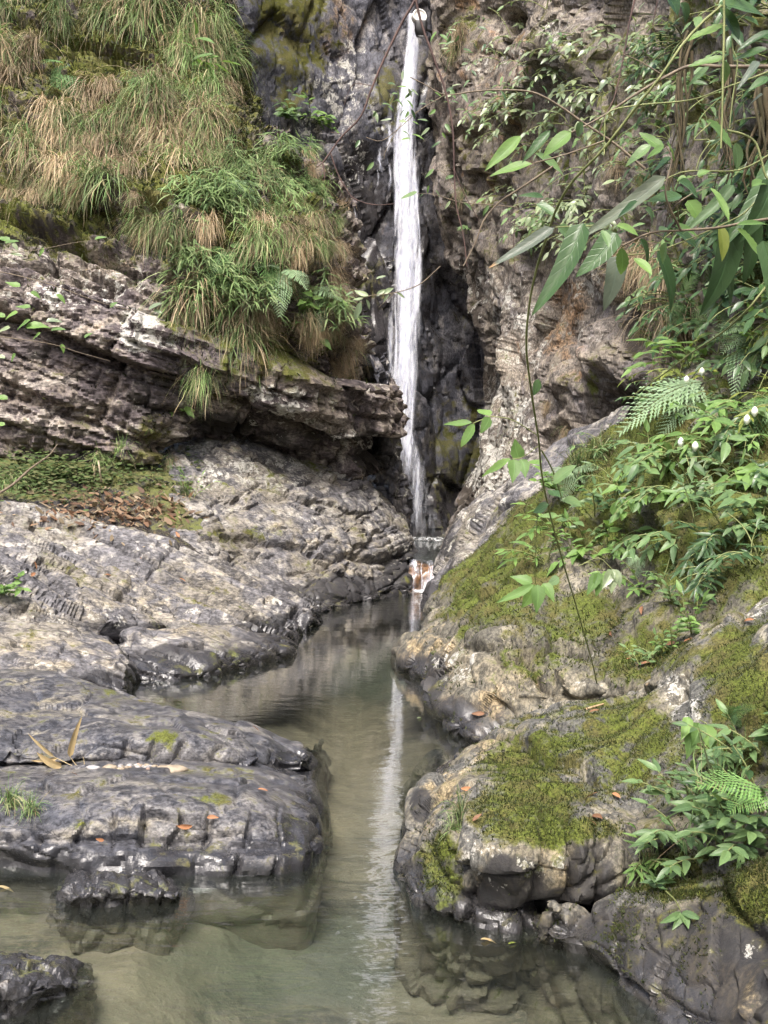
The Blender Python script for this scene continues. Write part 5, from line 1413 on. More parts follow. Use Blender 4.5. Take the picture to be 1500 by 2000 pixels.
# ------------------------------------------------------------------ understorey plants on the right bank
def plant(x, y, lab, **kw):
    h = hit(x, y)
    if h:
        herb(h[0], h[1], lab, rng, **kw)
PL = [
 (1105, 975, 'light green lobed plant on the crest of the mossy bank', dict(size=.45, nst=5, nleaf=6, leaf=.14, kind='ovate', mat=m_leaf)),
 (1085, 1040, 'light green plant hanging on the left flank of the mossy bank', dict(size=.4, nst=5, nleaf=6, leaf=.13, kind='tooth', mat=m_leaf, droop=.7)),
 (1060, 1100, 'pale plant with narrow leaves beside the hanging vine', dict(size=.4, nst=5, nleaf=7, leaf=.12, kind='slim', mat=m_leaf, droop=.6)),
 (1120, 1090, 'leafy plant right of the hanging vine', dict(size=.35, nst=4, nleaf=6, leaf=.11, kind='tooth', mat=m_leaf)),
 (1160, 1010, 'dull green plant under the crest of the bank', dict(size=.4, nst=5, nleaf=6, leaf=.11, kind='small', mat=m_leaf_mid)),
 (1200, 1000, 'dark plant on the crest of the bank', dict(size=.4, nst=5, nleaf=6, leaf=.10, kind='small', mat=m_leaf_dark)),
 (1265, 915, 'plant with long drooping leaves at the left end of the leafy fringe', dict(size=.5, nst=6, nleaf=6, leaf=.15, kind='ell', mat=m_leaf, droop=1.2)),
 (1320, 905, 'plant with long drooping leaves in the middle of the leafy fringe', dict(size=.5, nst=7, nleaf=6, leaf=.17, kind='ell', mat=m_leaf_mid, droop=1.3)),
 (1385, 880, 'plant with broad hanging leaves below the pale buds', dict(size=.5, nst=7, nleaf=6, leaf=.17, kind='ell', mat=m_leaf, droop=1.2)),
 (1440, 860, 'plant with broad hanging leaves near the right edge', dict(size=.5, nst=6, nleaf=6, leaf=.16, kind='ell', mat=m_leaf_mid, droop=1.0)),
 (1340, 720, 'bushy plant above the large pale fern', dict(size=.55, nst=7, nleaf=7, leaf=.18, kind='ell', mat=m_leaf, droop=.8)),
 (1400, 720, 'bushy plant between the two big ferns', dict(size=.5, nst=6, nleaf=7, leaf=.18, kind='ell', mat=m_leaf_mid, droop=.8)),
 (1465, 800, 'plant with stalked buds at the right edge', dict(size=.5, nst=6, nleaf=6, leaf=.18, kind='tooth', mat=m_leaf, droop=.8)),
 (1290, 690, 'small leafy plant under the hollow of the right cliff', dict(size=.4, nst=5, nleaf=6, leaf=.12, kind='slim', mat=m_leaf)),
 (1330, 660, 'narrow-leaved plant left of the dark ferns', dict(size=.5, nst=6, nleaf=7, leaf=.13, kind='slim', mat=m_leaf_mid)),
 (1480, 560, 'plant under the vine at the right edge', dict(size=.5, nst=6, nleaf=6, leaf=.16, kind='ell', mat=m_leaf_mid)),
 (1500, 720, 'dense plant behind the hanging fern at the right edge', dict(size=.5, nst=6, nleaf=6, leaf=.16, kind='ell', mat=m_leaf)),
 (1370, 1075, 'dark shrub with hanging leaves, left one of the dark shrubs', dict(size=.42, nst=8, nleaf=8, leaf=.115, kind='slim', mat=m_leaf_dark, droop=1.0)),
 (1425, 1060, 'dark shrub with hanging leaves, right one of the dark shrubs', dict(size=.42, nst=8, nleaf=8, leaf=.115, kind='slim', mat=m_leaf_dark, droop=1.0)),
 (1400, 1130, 'dark shrub with hanging leaves, lowest of the dark shrubs', dict(size=.38, nst=8, nleaf=8, leaf=.11, kind='slim', mat=m_leaf_dark, droop=1.0)),
 (1470, 1100, 'dark shrub at the right edge above the mossy boulder', dict(size=.4, nst=7, nleaf=7, leaf=.11, kind='slim', mat=m_leaf_dark, droop=.9)),
 (1290, 1135, 'plant with paired grey-green leaves beside the small fern', dict(size=.3, nst=5, nleaf=8, leaf=.085, kind='slim', mat=m_leaf_mid, droop=.7)),
 (1320, 1180, 'small plant in the moss under the dark shrubs', dict(size=.25, nst=4, nleaf=6, leaf=.075, kind='small', mat=m_leaf_mid)),
 (1345, 1235, 'pale green plant in the notch behind the near boulder', dict(size=.26, nst=5, nleaf=6, leaf=.085, kind='small', mat=m_leaf)),
 (1280, 1290, 'low bluish plant on the soil behind the near boulder', dict(size=.2, nst=6, nleaf=6, leaf=.06, kind='small', mat=m_leaf_mid)),
 (1255, 1300, 'tiny seedling on the soil left of the low bluish plant', dict(size=.14, nst=4, nleaf=4, leaf=.05, kind='small', mat=m_leaf_mid)),
 (1310, 1270, 'thin seedling on the soil above the fallen stick', dict(size=.2, nst=4, nleaf=5, leaf=.05, kind='small', mat=m_leaf)),
 (1340, 1580, 'shrub at the left end of the near thicket', dict(size=.24, nst=7, nleaf=7, leaf=.075, kind='ell', mat=m_leaf_mid, droop=.5)),
 (1330, 1640, 'shrub over the near boulder edge, grey-green leaves', dict(size=.22, nst=7, nleaf=7, leaf=.075, kind='ell', mat=m_leaf_mid, droop=.6)),
 (1400, 1620, 'shrub in the middle of the near thicket', dict(size=.24, nst=7, nleaf=7, leaf=.075, kind='ell', mat=m_leaf_mid, droop=.5)),
 (1450, 1660, 'shrub low at the right edge of the near thicket', dict(size=.24, nst=7, nleaf=7, leaf=.075, kind='ell', mat=m_leaf_mid, droop=.5)),
 (1380, 1680, 'lowest shrub of the near thicket above the moss cushion', dict(size=.2, nst=6, nleaf=6, leaf=.075, kind='ell', mat=m_leaf_mid, droop=.6)),
 (1470, 1580, 'shrub behind the bright fern frond', dict(size=.25, nst=6, nleaf=6, leaf=.07, kind='ell', mat=m_leaf_dark, droop=.4)),
 (1440, 1480, 'grey-leaved plant above the bright fern frond', dict(size=.22, nst=6, nleaf=6, leaf=.075, kind='ell', mat=m_leaf_mid, droop=.4)),
 (1485, 1470, 'grey-leaved plant at the right edge above the bright fern', dict(size=.22, nst=6, nleaf=6, leaf=.075, kind='ell', mat=m_leaf_mid, droop=.4)),
 (1385, 1470, 'little round-leaved plant below the broad veined leaves', dict(size=.12, nst=4, nleaf=5, leaf=.035, kind='ovate', mat=m_leaf)),
 (1255, 1690, 'light green plant hanging over the gap between the near boulders', dict(size=.17, nst=6, nleaf=6, leaf=.06, kind='slim', mat=m_leaf, droop=.6)),
 (1290, 1735, 'grey-green sprig low on the near boulder', dict(size=.12, nst=3, nleaf=5, leaf=.055, kind='ovate', mat=m_leaf_mid)),
 (1510, 1620, 'shrub cut by the right edge beside the near thicket', dict(size=.25, nst=6, nleaf=6, leaf=.075, kind='ell', mat=m_leaf_mid, droop=.5)),
 (345, 745, 'three-leaved sprig in the dark crevice, upper of two', dict(size=.3, nst=2, nleaf=4, leaf=.17, kind='ovate', mat=m_leaf)),
 (340, 800, 'three-leaved sprig in the dark crevice, lower of two', dict(size=.3, nst=2, nleaf=4, leaf=.17, kind='ovate', mat=m_leaf)),
 (10, 1160, 'green herb at the left edge beside the long ridge', dict(size=.25, nst=6, nleaf=6, leaf=.08, kind='ovate', mat=m_leaf)),
 (560, 235, 'leafy bush on the mossy shelf below the back wall', dict(size=.7, nst=8, nleaf=7, leaf=.22, kind='ovate', mat=m_leaf_mid)),
 (610, 240, 'leafy bush right of the mossy shelf', dict(size=.6, nst=7, nleaf=7, leaf=.22, kind='ovate', mat=m_leaf)),
 (370, 140, 'broad-leaved sprig in the grass near the yellow straw', dict(size=.6, nst=4, nleaf=4, leaf=.32, kind='ell', mat=m_leaf)),
 (610, 610, 'broad-leaved sprig under the bluish fern', dict(size=.45, nst=4, nleaf=5, leaf=.2, kind='ovate', mat=m_leaf)),
 (590, 650, 'sprig with pale leaves low on the cliff shoulder', dict(size=.4, nst=3, nleaf=4, leaf=.2, kind='ovate', mat=m_leaf)),
 (375, 970, 'small green sprig at the foot of the cliff', dict(size=.35, nst=4, nleaf=5, leaf=.12, kind='slim', mat=m_leaf)),
]
for (x, y, where) in ((1180, 880, 'left of the large pale fern'), (1215, 960, 'below the large pale fern'), (1285, 985, 'under the drooping leaves'), (1350, 985, 'under the middle of the leafy fringe'), (1440, 950, 'right of the leafy fringe'), (1480, 920, 'at the right edge below the fringe'), (1500, 1000, 'at the right edge above the dark shrubs'), (1310, 1050, 'left of the dark shrubs'),
                  (1150, 1060, 'right of the vine on the bank'), (1180, 1090, 'above the lobed leaves'), (1260, 1050, 'above the small fern'), (1420, 780, 'between the big ferns'), (1300, 760, 'above the pale fern stem'), (1480, 690, 'behind the hanging fern'), (1375, 690, 'over the pale fern base'), (1450, 640, 'under the slanting stalk'), (1250, 1160, 'in the moss below the small fern'), (1480, 1030, 'above the right-hand dark shrub')):
    PL.append((x, y, 'leafy plant %s' % where, dict(size=.38, nst=5, nleaf=6, leaf=rng.uniform(.09, .15), kind=rng.choice(('slim', 'ell', 'tooth', 'ovate')), mat=rng.choice((m_leaf, m_leaf_mid, m_leaf_mid)), droop=.8)))
for x, y, lab, kw in PL:
    plant(x, y, lab, **kw)
for k in range(18):
    x, y = rng.uniform(1270, 1560), rng.uniform(620, 1010)
    h = hit(x, y)
    if not h or h[3] not in ('mossy_bank', 'cliff_face'):
        continue
    lab = 'bushy leaf clump on the upper bank, %s' % ('above the pale fern' if y < 760 else 'beside the pale fern' if y < 880 else 'above the dark shrubs')
    herb(h[0], h[1], lab, rng, size=rng.uniform(.35, .55), nst=5, nleaf=6, leaf=rng.uniform(.07, .13), kind=rng.choice(('slim', 'ell', 'slim', 'tooth')), mat=rng.choice((m_leaf, m_leaf_mid, m_leaf_dark, m_leaf_pale, m_leaf_yel)), droop=1.0, group='bushy leaf clumps on the upper bank')
# creepers on the right cliff
for k in range(95):
    u = rng.random()
    if u < .55:
        x, y = rng.gauss(1110, 80), rng.gauss(190, 80)
    elif u < .8:
        x, y = rng.uniform(900, 1330), rng.uniform(20, 460)
    else:
        x, y = rng.uniform(1030, 1180), rng.uniform(380, 470)
    h = hit(x, y)
    if not h or h[3] != 'cliff_face' or x < 885:
        continue
    zone = ('top' if y < 120 else 'middle' if y < 300 else 'base') ; sx = 'near the falls' if x < 1000 else ('in the centre' if x < 1180 else 'towards the right edge')
    lab = 'pale-leaved creeper on the right cliff %s, %s' % (zone, sx)
    herb(h[0], h[1], lab, rng, size=rng.uniform(.5, .9), nst=3, nleaf=6, leaf=rng.uniform(.13, .2), kind=rng.choice(('ovate', 'small', 'small')), mat=rng.choice((m_leaf_pale, m_leaf_pale, m_leaf_mid)), out=1.1, droop=.9, name='creeper', group='creepers on the right cliff: %s, %s' % (zone, sx), category='creeper')
for k in range(60):
    x, y = rng.uniform(1290, 1560), rng.uniform(0, 680)
    h = hit(x, y)
    if not h:
        continue
    lab = 'leafy undergrowth plant behind the branches, %s' % ('upper right' if y < 320 else 'middle right')
    herb(h[0], h[1], lab, rng, size=.6, nst=5, nleaf=6, leaf=rng.uniform(.12, .2), kind=rng.choice(('slim', 'ell', 'small')), mat=rng.choice((m_leaf_dark, m_leaf_mid, m_leaf_dark)), droop=.8, name='undergrowth_plant', group=lab.replace('plant', 'plants'))
# ground cover on the earth ledge
B = Blades()
for k in range(2000):
    u = rng.random()
    x, y = (rng.gauss(90, 70), rng.gauss(935, 24)) if u < .8 else (rng.uniform(170, 400), rng.uniform(880, 960))
    h = hit(x, y, ('earth_ledge',))
    if not h:
        continue
    p = np.array(h[0]) + np.array([0, 0, rng.uniform(.0, .16)]); a = rng.uniform(0, 6.28)
    d = np.array([math.cos(a), math.sin(a), rng.uniform(-.3, .5)]); d /= np.linalg.norm(d); L = rng.uniform(.04, .085)
    c = rng.choice([(.085, .13, .04), (.11, .155, .055), (.055, .085, .028), (.15, .16, .07)])
    sd = np.cross(d, (0, -.5, .85)); sd /= np.linalg.norm(sd)
    B.add([p, p + d * L * .4, p + d * L * .8, p + d * L], L * .7, c, c, sd)
link('ground_cover', B.mesh('ground_cover'), None, None, kind='stuff', label='small-leaved ground cover on the earth ledge', category='ground cover')
B = Blades()
for k in range(600):
    x, y = rng.gauss(235, 85), rng.gauss(1000, 22)
    h = hit(x, y, ('earth_ledge', 'rock_ridge'))
    if not h or h[0].y < 11:
        continue
    p = np.array(h[0]) + np.array([0, 0, rng.uniform(.005, .05)]); a = rng.uniform(0, 6.28)
    d = np.array([math.cos(a), math.sin(a), rng.uniform(-.9, .9)]); d /= np.linalg.norm(d); L = rng.choice((rng.uniform(.03, .07), rng.uniform(.06, .15)))
    c = rng.choice([(.22, .125, .075), (.30, .20, .125), (.14, .085, .055), (.38, .30, .20), (.19, .15, .09)])
    sd = np.cross(d, (rng.uniform(-1.2, 1.2), -.5, .85)); sd /= np.linalg.norm(sd)
    B.add([p, p + d * L * .35, p + d * L * .75, p + d * L], L * .5, c, c, sd)
link('leaf_litter', B.mesh('leaf_litter'), None, None, kind='stuff', label='brown dead leaves littering the earth ledge', category='leaf litter')
# moss fuzz
def moss_fuzz(host, count, L, seed, label):
    r = np.random.default_rng(seed)
    me = host.data
    n = len(me.vertices)
    co = np.empty(n * 3, np.float32); me.vertices.foreach_get('co', co); co = co.reshape(-1, 3).astype(float)
    no = np.empty(n * 3, np.float32); me.vertices.foreach_get('normal', no); no = no.reshape(-1, 3).astype(float)
    mk = np.empty(n * 4, np.float32); me.attributes['mask'].data.foreach_get('color', mk); mk = mk.reshape(-1, 4)[:, 0].astype(float)
    mk = mk + fbm(co * 3, 3, 88) * .6 + no[:, 2] * .2
    px, py = project(co)
    ok = np.where((mk + r.normal(0, .22, n) > .62) & (px > -80) & (px < 1580) & (py > -80) & (py < 2080) & (no[:, 1] < .5))[0]
    if len(ok) == 0:
        return
    pick = r.choice(ok, count)
    p = co[pick] + r.normal(0, L * .5, (count, 3))
    d = no[pick] + r.normal(0, .45, (count, 3)) + np.array([0, 0, .2]); d /= np.linalg.norm(d, axis=1, keepdims=True)
    s = np.cross(d, r.normal(0, 1, (count, 3))); s /= np.linalg.norm(s, axis=1, keepdims=True)
    ln = L * r.uniform(.5, 1.3, (count, 1))
    base = p - d * ln * .3
    V = np.stack([base - s * ln * .22, base + s * ln * .22, p + d * ln], 1).reshape(-1, 3)
    F = np.arange(count * 3).reshape(-1, 3)
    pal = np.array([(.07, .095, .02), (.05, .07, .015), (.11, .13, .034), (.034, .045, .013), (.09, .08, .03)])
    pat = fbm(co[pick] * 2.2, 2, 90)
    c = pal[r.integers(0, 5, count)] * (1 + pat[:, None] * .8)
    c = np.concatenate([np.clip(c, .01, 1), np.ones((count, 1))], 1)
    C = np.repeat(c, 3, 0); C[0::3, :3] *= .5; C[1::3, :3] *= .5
    m = set_mesh('moss', V, F, C, smooth=False); m.materials.append(m_blade)
    link('moss', m, None, None, kind='stuff', label=label, category='moss')
hosts = {o.get('label', ''): o for o in scene.objects if o.type == 'MESH'}
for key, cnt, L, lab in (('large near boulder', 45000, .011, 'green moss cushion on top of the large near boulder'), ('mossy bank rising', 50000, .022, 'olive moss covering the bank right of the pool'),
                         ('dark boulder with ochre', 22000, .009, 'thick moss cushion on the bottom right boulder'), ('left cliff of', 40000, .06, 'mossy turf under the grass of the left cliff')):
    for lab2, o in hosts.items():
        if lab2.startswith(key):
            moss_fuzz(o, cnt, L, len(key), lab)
# ------------------------------------------------------------------ overhanging branches in the foreground
def PP(x, y, Y):
    return tuple(P(x, y, Y))
def px_line(pts, n=24):
    return smooth_line([P(*q) for q in pts], n)
FG = 2.5
vine = empty('hanging_vine', P(1404, 16, FG), 'long green vine hanging from the top right down to the mossy bank', 'vine')
tube('stem', [(px_line([(1520, -60, 2.4), (1404, 16, 2.5), (1340, 78, 2.5), (1290, 150, 2.5), (1240, 212, 2.55), (1180, 290, 2.6), (1120, 352, 2.7), (1088, 405, 2.8), (1068, 462, 2.9), (1048, 525, 3.0), (1034, 595, 3.1), (1028, 680, 3.2), (1040, 780, 3.4),
      (1052, 860, 3.6), (1058, 925, 3.8), (1073, 1000, 4.1), (1096, 1085, 4.5), (1130, 1200, 5.1), (1158, 1300, 5.7), (1166, 1335, 6.0)], 90), .0032, .0035)], m_stem, vine, 6)
def leaves(parent, items, Y, jit=.15):
    for it in items:
        x0, y0, x1, y1, w, kind, mat = it[:7]
        dy = rng.uniform(-jit, jit)
        Yl = it[7] if len(it) > 7 else Y
        b = P(x0, y0, Yl + dy); t = P(x1, y1, Yl + dy + rng.uniform(-.04, .04) * Yl / 2.5)
        wd = w / FPX * (Yl + dy)
        # blade mostly faces the viewer and the sky
        put_leaf(b, t, Vector((rng.uniform(-.3, .3), -.75, .6)), kind, mat, rng, parent, width=wd * 1.08)
L_, K_, G_, M_, Yl_, TP = m_leaf, m_leaf_dark, m_leaf_grey, m_leaf_mid, m_leaf_yel, m_leaf_tip
leaves(vine, [
 (922, 826, 866, 822, 17, 'tooth', L_, 3.5), (926, 828, 898, 872, 24, 'tooth', L_, 3.5), (956, 813, 934, 789, 24, 'ovate', L_, 3.5), (957, 815, 937, 846, 24, 'ovate', L_, 3.5),
 (1014, 897, 1006, 857, 27, 'ovate', L_, 3.7), (998, 896, 937, 925, 19, 'tooth', L_, 3.7), (1004, 897, 1002, 939, 27, 'ovate', L_, 3.7), (1018, 897, 1026, 932, 22, 'ovate', L_, 3.7), (1054, 908, 1034, 890, 22, 'ovate', L_, 3.7),
 (1082, 945, 1122, 905, 27, 'ell', M_, 3.8), (1098, 972, 1070, 955, 26, 'ell', K_, 3.9), (1100, 978, 1140, 985, 24, 'ell', M_, 3.9), (1072, 985, 1040, 1000, 24, 'ell', K_, 3.9),
 (1040, 1138, 998, 1122, 23, 'ovate', L_, 4.5), (1042, 1142, 970, 1175, 19, 'tooth', L_, 4.5), (1045, 1142, 1018, 1188, 27, 'ovate', L_, 4.5), (1050, 1142, 1049, 1192, 27, 'ovate', L_, 4.5), (1060, 1140, 1084, 1168, 23, 'ovate', L_, 4.5), (1092, 1128, 1066, 1142, 20, 'ovate', M_, 4.6),
 (1052, 740, 1040, 772, 18, 'ell', K_, 3.3), (1048, 398, 1094, 422, 21, 'ell', M_), (1062, 385, 1020, 372, 17, 'ell', K_), (1180, 478, 1212, 474, 14, 'ell', L_)], 2.8)
tube('stem', [(px_line([(1058, 880, 3.7), (1080, 920, 3.8), (1098, 975, 3.9)], 8), .003, .002), (px_line([(958, 813, 3.5), (940, 820, 3.5), (924, 827, 3.5)], 6), .002, .0015), (px_line([(1050, 1000, 4.1), (1045, 1100, 4.4), (1046, 1141, 4.5)], 8), .0015, .0015), (px_line([(1053, 870, 3.65), (1020, 893, 3.7), (1000, 896, 3.7)], 8), .0015, .0015), (px_line([(1050, 850, 3.55), (1000, 820, 3.5), (958, 813, 3.5)], 8), .0015, .0015)], m_stem, vine, 4)
# leafy branch
br = empty('leafy_branch', P(1500, 300, FG), 'overhanging branch with glossy oval leaves reaching in from the right', 'branch')
tube('stem', [(px_line([(1560, 420, 2.5), (1470, 432, 2.5), (1400, 445, 2.5), (1330, 450, 2.45), (1270, 455, 2.45), (1215, 480, 2.4)], 20), .004, .002), (px_line([(1330, 450, 2.45), (1300, 380, 2.4), (1312, 310, 2.4), (1300, 285, 2.4)], 14), .003, .0015),
      (px_line([(1300, 420, 2.45), (1340, 385, 2.45), (1385, 365, 2.45)], 8), .002, .001), (px_line([(1080, 325, 2.5), (1040, 352, 2.5), (1000, 378, 2.5), (975, 395, 2.5), (945, 430, 2.5), (930, 470, 2.5), (905, 520, 2.5)], 18), .003, .0015),
      (px_line([(1180, 275, 2.5), (1110, 300, 2.5), (1045, 318, 2.5)], 8), .002, .0015)], m_bark, br, 5)
leaves(br, [
 (1017, 265, 948, 325, 27, 'ell', L_), (1040, 320, 956, 334, 27, 'ell', L_), (1115, 258, 1060, 290, 33, 'ell', L_), (1045, 300, 1104, 341, 29, 'ell', M_), (1075, 255, 1020, 305, 20, 'ell', K_), (1138, 238, 1120, 266, 22, 'ell', M_),
 (1296, 290, 1250, 256, 26, 'tooth', L_), (1296, 288, 1260, 304, 23, 'ovate', L_), (1302, 280, 1324, 310, 25, 'ovate', L_), (1312, 308, 1266, 335, 31, 'ell', K_), (1272, 283, 1220, 311, 26, 'ell', M_), (1332, 382, 1265, 390, 33, 'ell', K_), (1325, 353, 1372, 382, 34, 'ell', K_),
 (1246, 393, 1202, 419, 25, 'ell', K_), (1343, 392, 1368, 432, 33, 'ovate', L_), (1205, 440, 1250, 455, 22, 'ell', L_), (1260, 408, 1286, 433, 28, 'ell', M_), (1214, 484, 1211, 542, 26, 'tooth', L_), (1238, 505, 1274, 536, 22, 'ell', L_), (1250, 466, 1279, 522, 27, 'ell', K_),
 (1302, 473, 1287, 516, 25, 'ell', M_), (1318, 442, 1368, 462, 28, 'ell', L_), (1316, 448, 1362, 482, 31, 'ell', K_), (1440, 447, 1491, 506, 27, 'tooth', L_), (1438, 440, 1506, 432, 15, 'ell', L_), (1388, 368, 1432, 427, 21, 'tooth', L_), (1380, 235, 1432, 287, 35, 'tooth', L_), (1436, 280, 1441, 332, 25, 'ell', M_),
 (1468, 364, 1508, 347, 22, 'ell', L_), (1362, 343, 1386, 328, 16, 'ell', L_), (1405, 440, 1421, 502, 27, 'ell', Yl_), (1288, 455, 1306, 440, 18, 'ell', M_), (1175, 450, 1190, 478, 18, 'ell', M_), (1232, 448, 1254, 430, 16, 'ell', M_), (1340, 345, 1322, 352, 18, 'ell', L_)], FG, .22)
# blade leaves
bl = empty('broad_blade_plant', P(1440, 330, 2.2), 'plant with long dark blade leaves hanging in from the right', 'plant')
leaves(bl, [
 (1300, 345, 1128, 462, 30, 'lance', G_), (1082, 445, 954, 518, 25, 'lance', TP), (1140, 436, 1036, 610, 44, 'lance', K_), (1204, 455, 1124, 536, 44, 'lance', K_), (1088, 443, 1150, 502, 32, 'lance', M_), (1208, 500, 1176, 598, 38, 'lance', G_), (1284, 490, 1329, 606, 29, 'lance', K_),
 (1432, 362, 1338, 438, 24, 'lance', M_), (1424, 430, 1384, 608, 52, 'lance', K_), (1470, 420, 1448, 552, 34, 'lance', K_), (1512, 320, 1408, 480, 38, 'lance', K_), (1510, 350, 1455, 465, 42, 'lance', K_),
 (1490, 470, 1505, 600, 34, 'lance', K_), (1395, 470, 1440, 590, 26, 'lance', K_)], 2.7, .25)
tube('stem', [(px_line([(1560, 260, 2.7), (1450, 330, 2.7), (1320, 340, 2.7), (1200, 430, 2.7), (1085, 444, 2.7)], 24), .0022, .0015), (px_line([(1560, 300, 2.7), (1470, 400, 2.7), (1425, 432, 2.7), (1290, 488, 2.7), (1208, 500, 2.7)], 20), .0022, .0015)], m_stem, bl, 5)
# top right shoot with toothed leaves
ts = empty('leafy_shoot', P(1413, 0, 2.3), 'upright shoot with toothed leaves at the top right corner', 'plant')
tube('stem', [(px_line([(1413, -60, 2.4), (1414, 60, 2.4), (1412, 130, 2.4), (1411, 200, 2.4), (1408, 290, 2.4)], 16), .003, .0022)], m_stem, ts, 5)
leaves(ts, [(1412, 50, 1337, 76, 27, 'tooth', L_), (1414, 112, 1344, 126, 23, 'tooth', L_), (1404, 8, 1502, 30, 48, 'ell', K_), (1406, 15, 1446, 78, 34, 'ell', K_), (1300, -12, 1326, 30, 36, 'ell', K_), (1386, 130, 1340, 160, 17, 'ell', M_), (1415, 118, 1415, 170, 21, 'ell', M_), (1500, 95, 1430, 115, 26, 'ell', K_), (1505, 60, 1440, 90, 20, 'ell', K_), (1500, 150, 1462, 170, 22, 'ell', K_), (1490, 185, 1450, 205, 18, 'lance', G_), (1480, 120, 1440, 160, 16, 'lance', G_), (1330, 5, 1350, 40, 28, 'ell', K_)], 2.4, .15)
# tendrils
for pts, r0, lab in (([(1560, 110, 2.6), (1500, 140, 2.6), (1420, 170, 2.6), (1350, 195, 2.6), (1250, 205, 2.6), (1190, 218, 2.6), (1181, 250, 2.6), (1180, 302, 2.6)], .0035, 'pale green tendril running left below the top right leaves'),
                 ([(1420, 255, 2.5), (1450, 262, 2.5), (1475, 278, 2.5), (1487, 312, 2.5), (1500, 350, 2.5), (1540, 360, 2.5)], .0045, 'curved yellow-green tendril at the right edge'),
                 ([(1388, 240, 2.5), (1356, 272, 2.5), (1386, 274, 2.5), (1368, 305, 2.5), (1360, 330, 2.5)], .0025, 'small zigzag tendril left of the curved one'),
                 ([(1430, 75, 2.5), (1432, 100, 2.5), (1440, 125, 2.5), (1430, 200, 2.5), (1425, 250, 2.5)], .003, 'thin hanging tendril in the top right corner'),
                 ([(1560, 490, 2.6), (1500, 555, 2.6), (1460, 605, 2.6), (1410, 650, 2.8), (1350, 690, 3.0), (1290, 735, 3.3), (1240, 770, 3.5)], .004, 'pale stalk slanting down across the ferns at the right')):
    tube('tendril', [(px_line(pts, 30), r0 * .65, r0 * .45)], m_stem, None, 6, label=lab, category='tendril')
bb = empty('bare_branch', P(1410, 130, 2.9), 'thin brown branch arching left across the right cliff', 'branch')
tube('stem', [(px_line([(1560, 130, 2.9), (1410, 130, 2.9), (1350, 128, 2.9), (1300, 150, 2.9), (1240, 185, 2.9), (1180, 225, 2.9), (1120, 257, 2.9), (1080, 270, 2.9)], 30), .006, .002), (px_line([(1300, 150, 2.9), (1250, 120, 2.9), (1215, 105, 2.9)], 8), .002, .001)], m_bark, bb, 6)
# (fine side shoots keep the branch from reading as wire)
# dark twigs in front of the falls
tw = empty('bare_twig', P(812, -20, 4), 'thin dark red twig forking in front of the waterfall', 'twig')
tube('stem', [(px_line([(830, -80, 4), (812, -5, 4), (786, 42, 4), (748, 120, 4), (725, 175, 4), (704, 228, 4), (668, 266, 4), (640, 305, 4), (630, 318, 4)], 30), .006, .003), (px_line([(630, 318, 4), (633, 335, 4), (634, 348, 4)], 5), .003, .002), (px_line([(630, 318, 4), (615, 330, 4)], 4), .002, .001),
      (px_line([(646, 300, 4), (658, 335, 4), (675, 368, 4), (692, 388, 4), (730, 400, 4), (770, 398, 4)], 14), .003, .0012), (px_line([(728, 168, 4), (690, 165, 4), (672, 205, 4)], 8), .0015, .001), (px_line([(668, 262, 4), (645, 258, 4)], 4), .0015, .001)], m_twig, tw, 6)
tw2 = empty('bare_twig', P(812, -5, 4), 'long dark twig hanging right of the waterfall', 'twig')
tube('stem', [(px_line([(806, -60, 4), (812, -2, 4), (826, 55, 4), (848, 115, 4), (870, 178, 4), (884, 250, 4), (887, 330, 4), (891, 400, 4), (905, 460, 4), (912, 520, 4)], 36), .005, .002), (px_line([(887, 330, 4), (905, 375, 4), (935, 430, 4)], 8), .002, .001), (px_line([(1005, 430, 4.2), (1003, 480, 4.2), (1006, 530, 4.2)], 8), .0015, .001)], m_twig, tw2, 6)
tw3 = empty('bare_twig', P(1230, -10, 4), 'straight dark twig hanging from the top over the right cliff', 'twig')
tube('stem', [(px_line([(1250, -40, 4), (1230, 40, 4), (1218, 110, 4), (1200, 190, 4), (1180, 230, 4), (1170, 260, 4)], 16), .004, .002), (px_line([(1290, -20, 4), (1280, 20, 4), (1275, 52, 4)], 6), .0025, .0015)], m_twig, tw3, 6)
# leafy twig across the falls
lt = empty('leafy_twig', P(1000, 178, 6), 'thin leafy twig stretching across the upper waterfall', 'twig')
tube('stem', [(px_line([(1260, 330, 6), (1200, 280, 6), (1140, 240, 6), (1090, 205, 6), (1040, 180, 6), (980, 176, 6), (930, 178, 6), (870, 185, 6), (830, 165, 6), (800, 150, 6)], 36), .008, .003), (px_line([(870, 185, 6), (820, 215, 6), (780, 250, 6), (745, 275, 6), (715, 268, 6)], 16), .003, .002), (px_line([(820, 215, 6), (790, 235, 6), (755, 290, 6), (750, 310, 6)], 10), .002, .0015), (px_line([(930, 178, 6), (920, 140, 6), (905, 95, 6)], 8), .003, .0015)], m_bark, lt, 5)
for k in range(78):
    u = rng.random()
    if u < .42:
        x, y = rng.gauss(790, 36), rng.gauss(205, 42)
    elif u < .6:
        x, y = rng.gauss(850, 30), rng.gauss(175, 22)
    elif u < .8:
        x, y = rng.uniform(860, 1060), rng.gauss(180, 24)
    else:
        x, y = rng.gauss(905, 25), rng.gauss(90, 22)
    Yl = 6 + rng.uniform(-.3, .3); a = rng.uniform(-.5, 1.4) if rng.random() < .5 else rng.uniform(1.4, 3.6)
    l = rng.uniform(14, 25)
    b = P(x, y, Yl); t = P(x + math.cos(a) * l, y + math.sin(a) * l * .9, Yl + rng.uniform(-.03, .03))
    put_leaf(b, t, Vector((rng.uniform(-.8, .8), -.6, .6)), 'ell', rng.choice((m_leaf, m_leaf_pale, m_leaf_dark, m_leaf_mid)), rng, lt)
lt2 = empty('leafy_twig', P(860, 370, 6), 'sparse leafy twig right of the middle of the waterfall', 'twig')
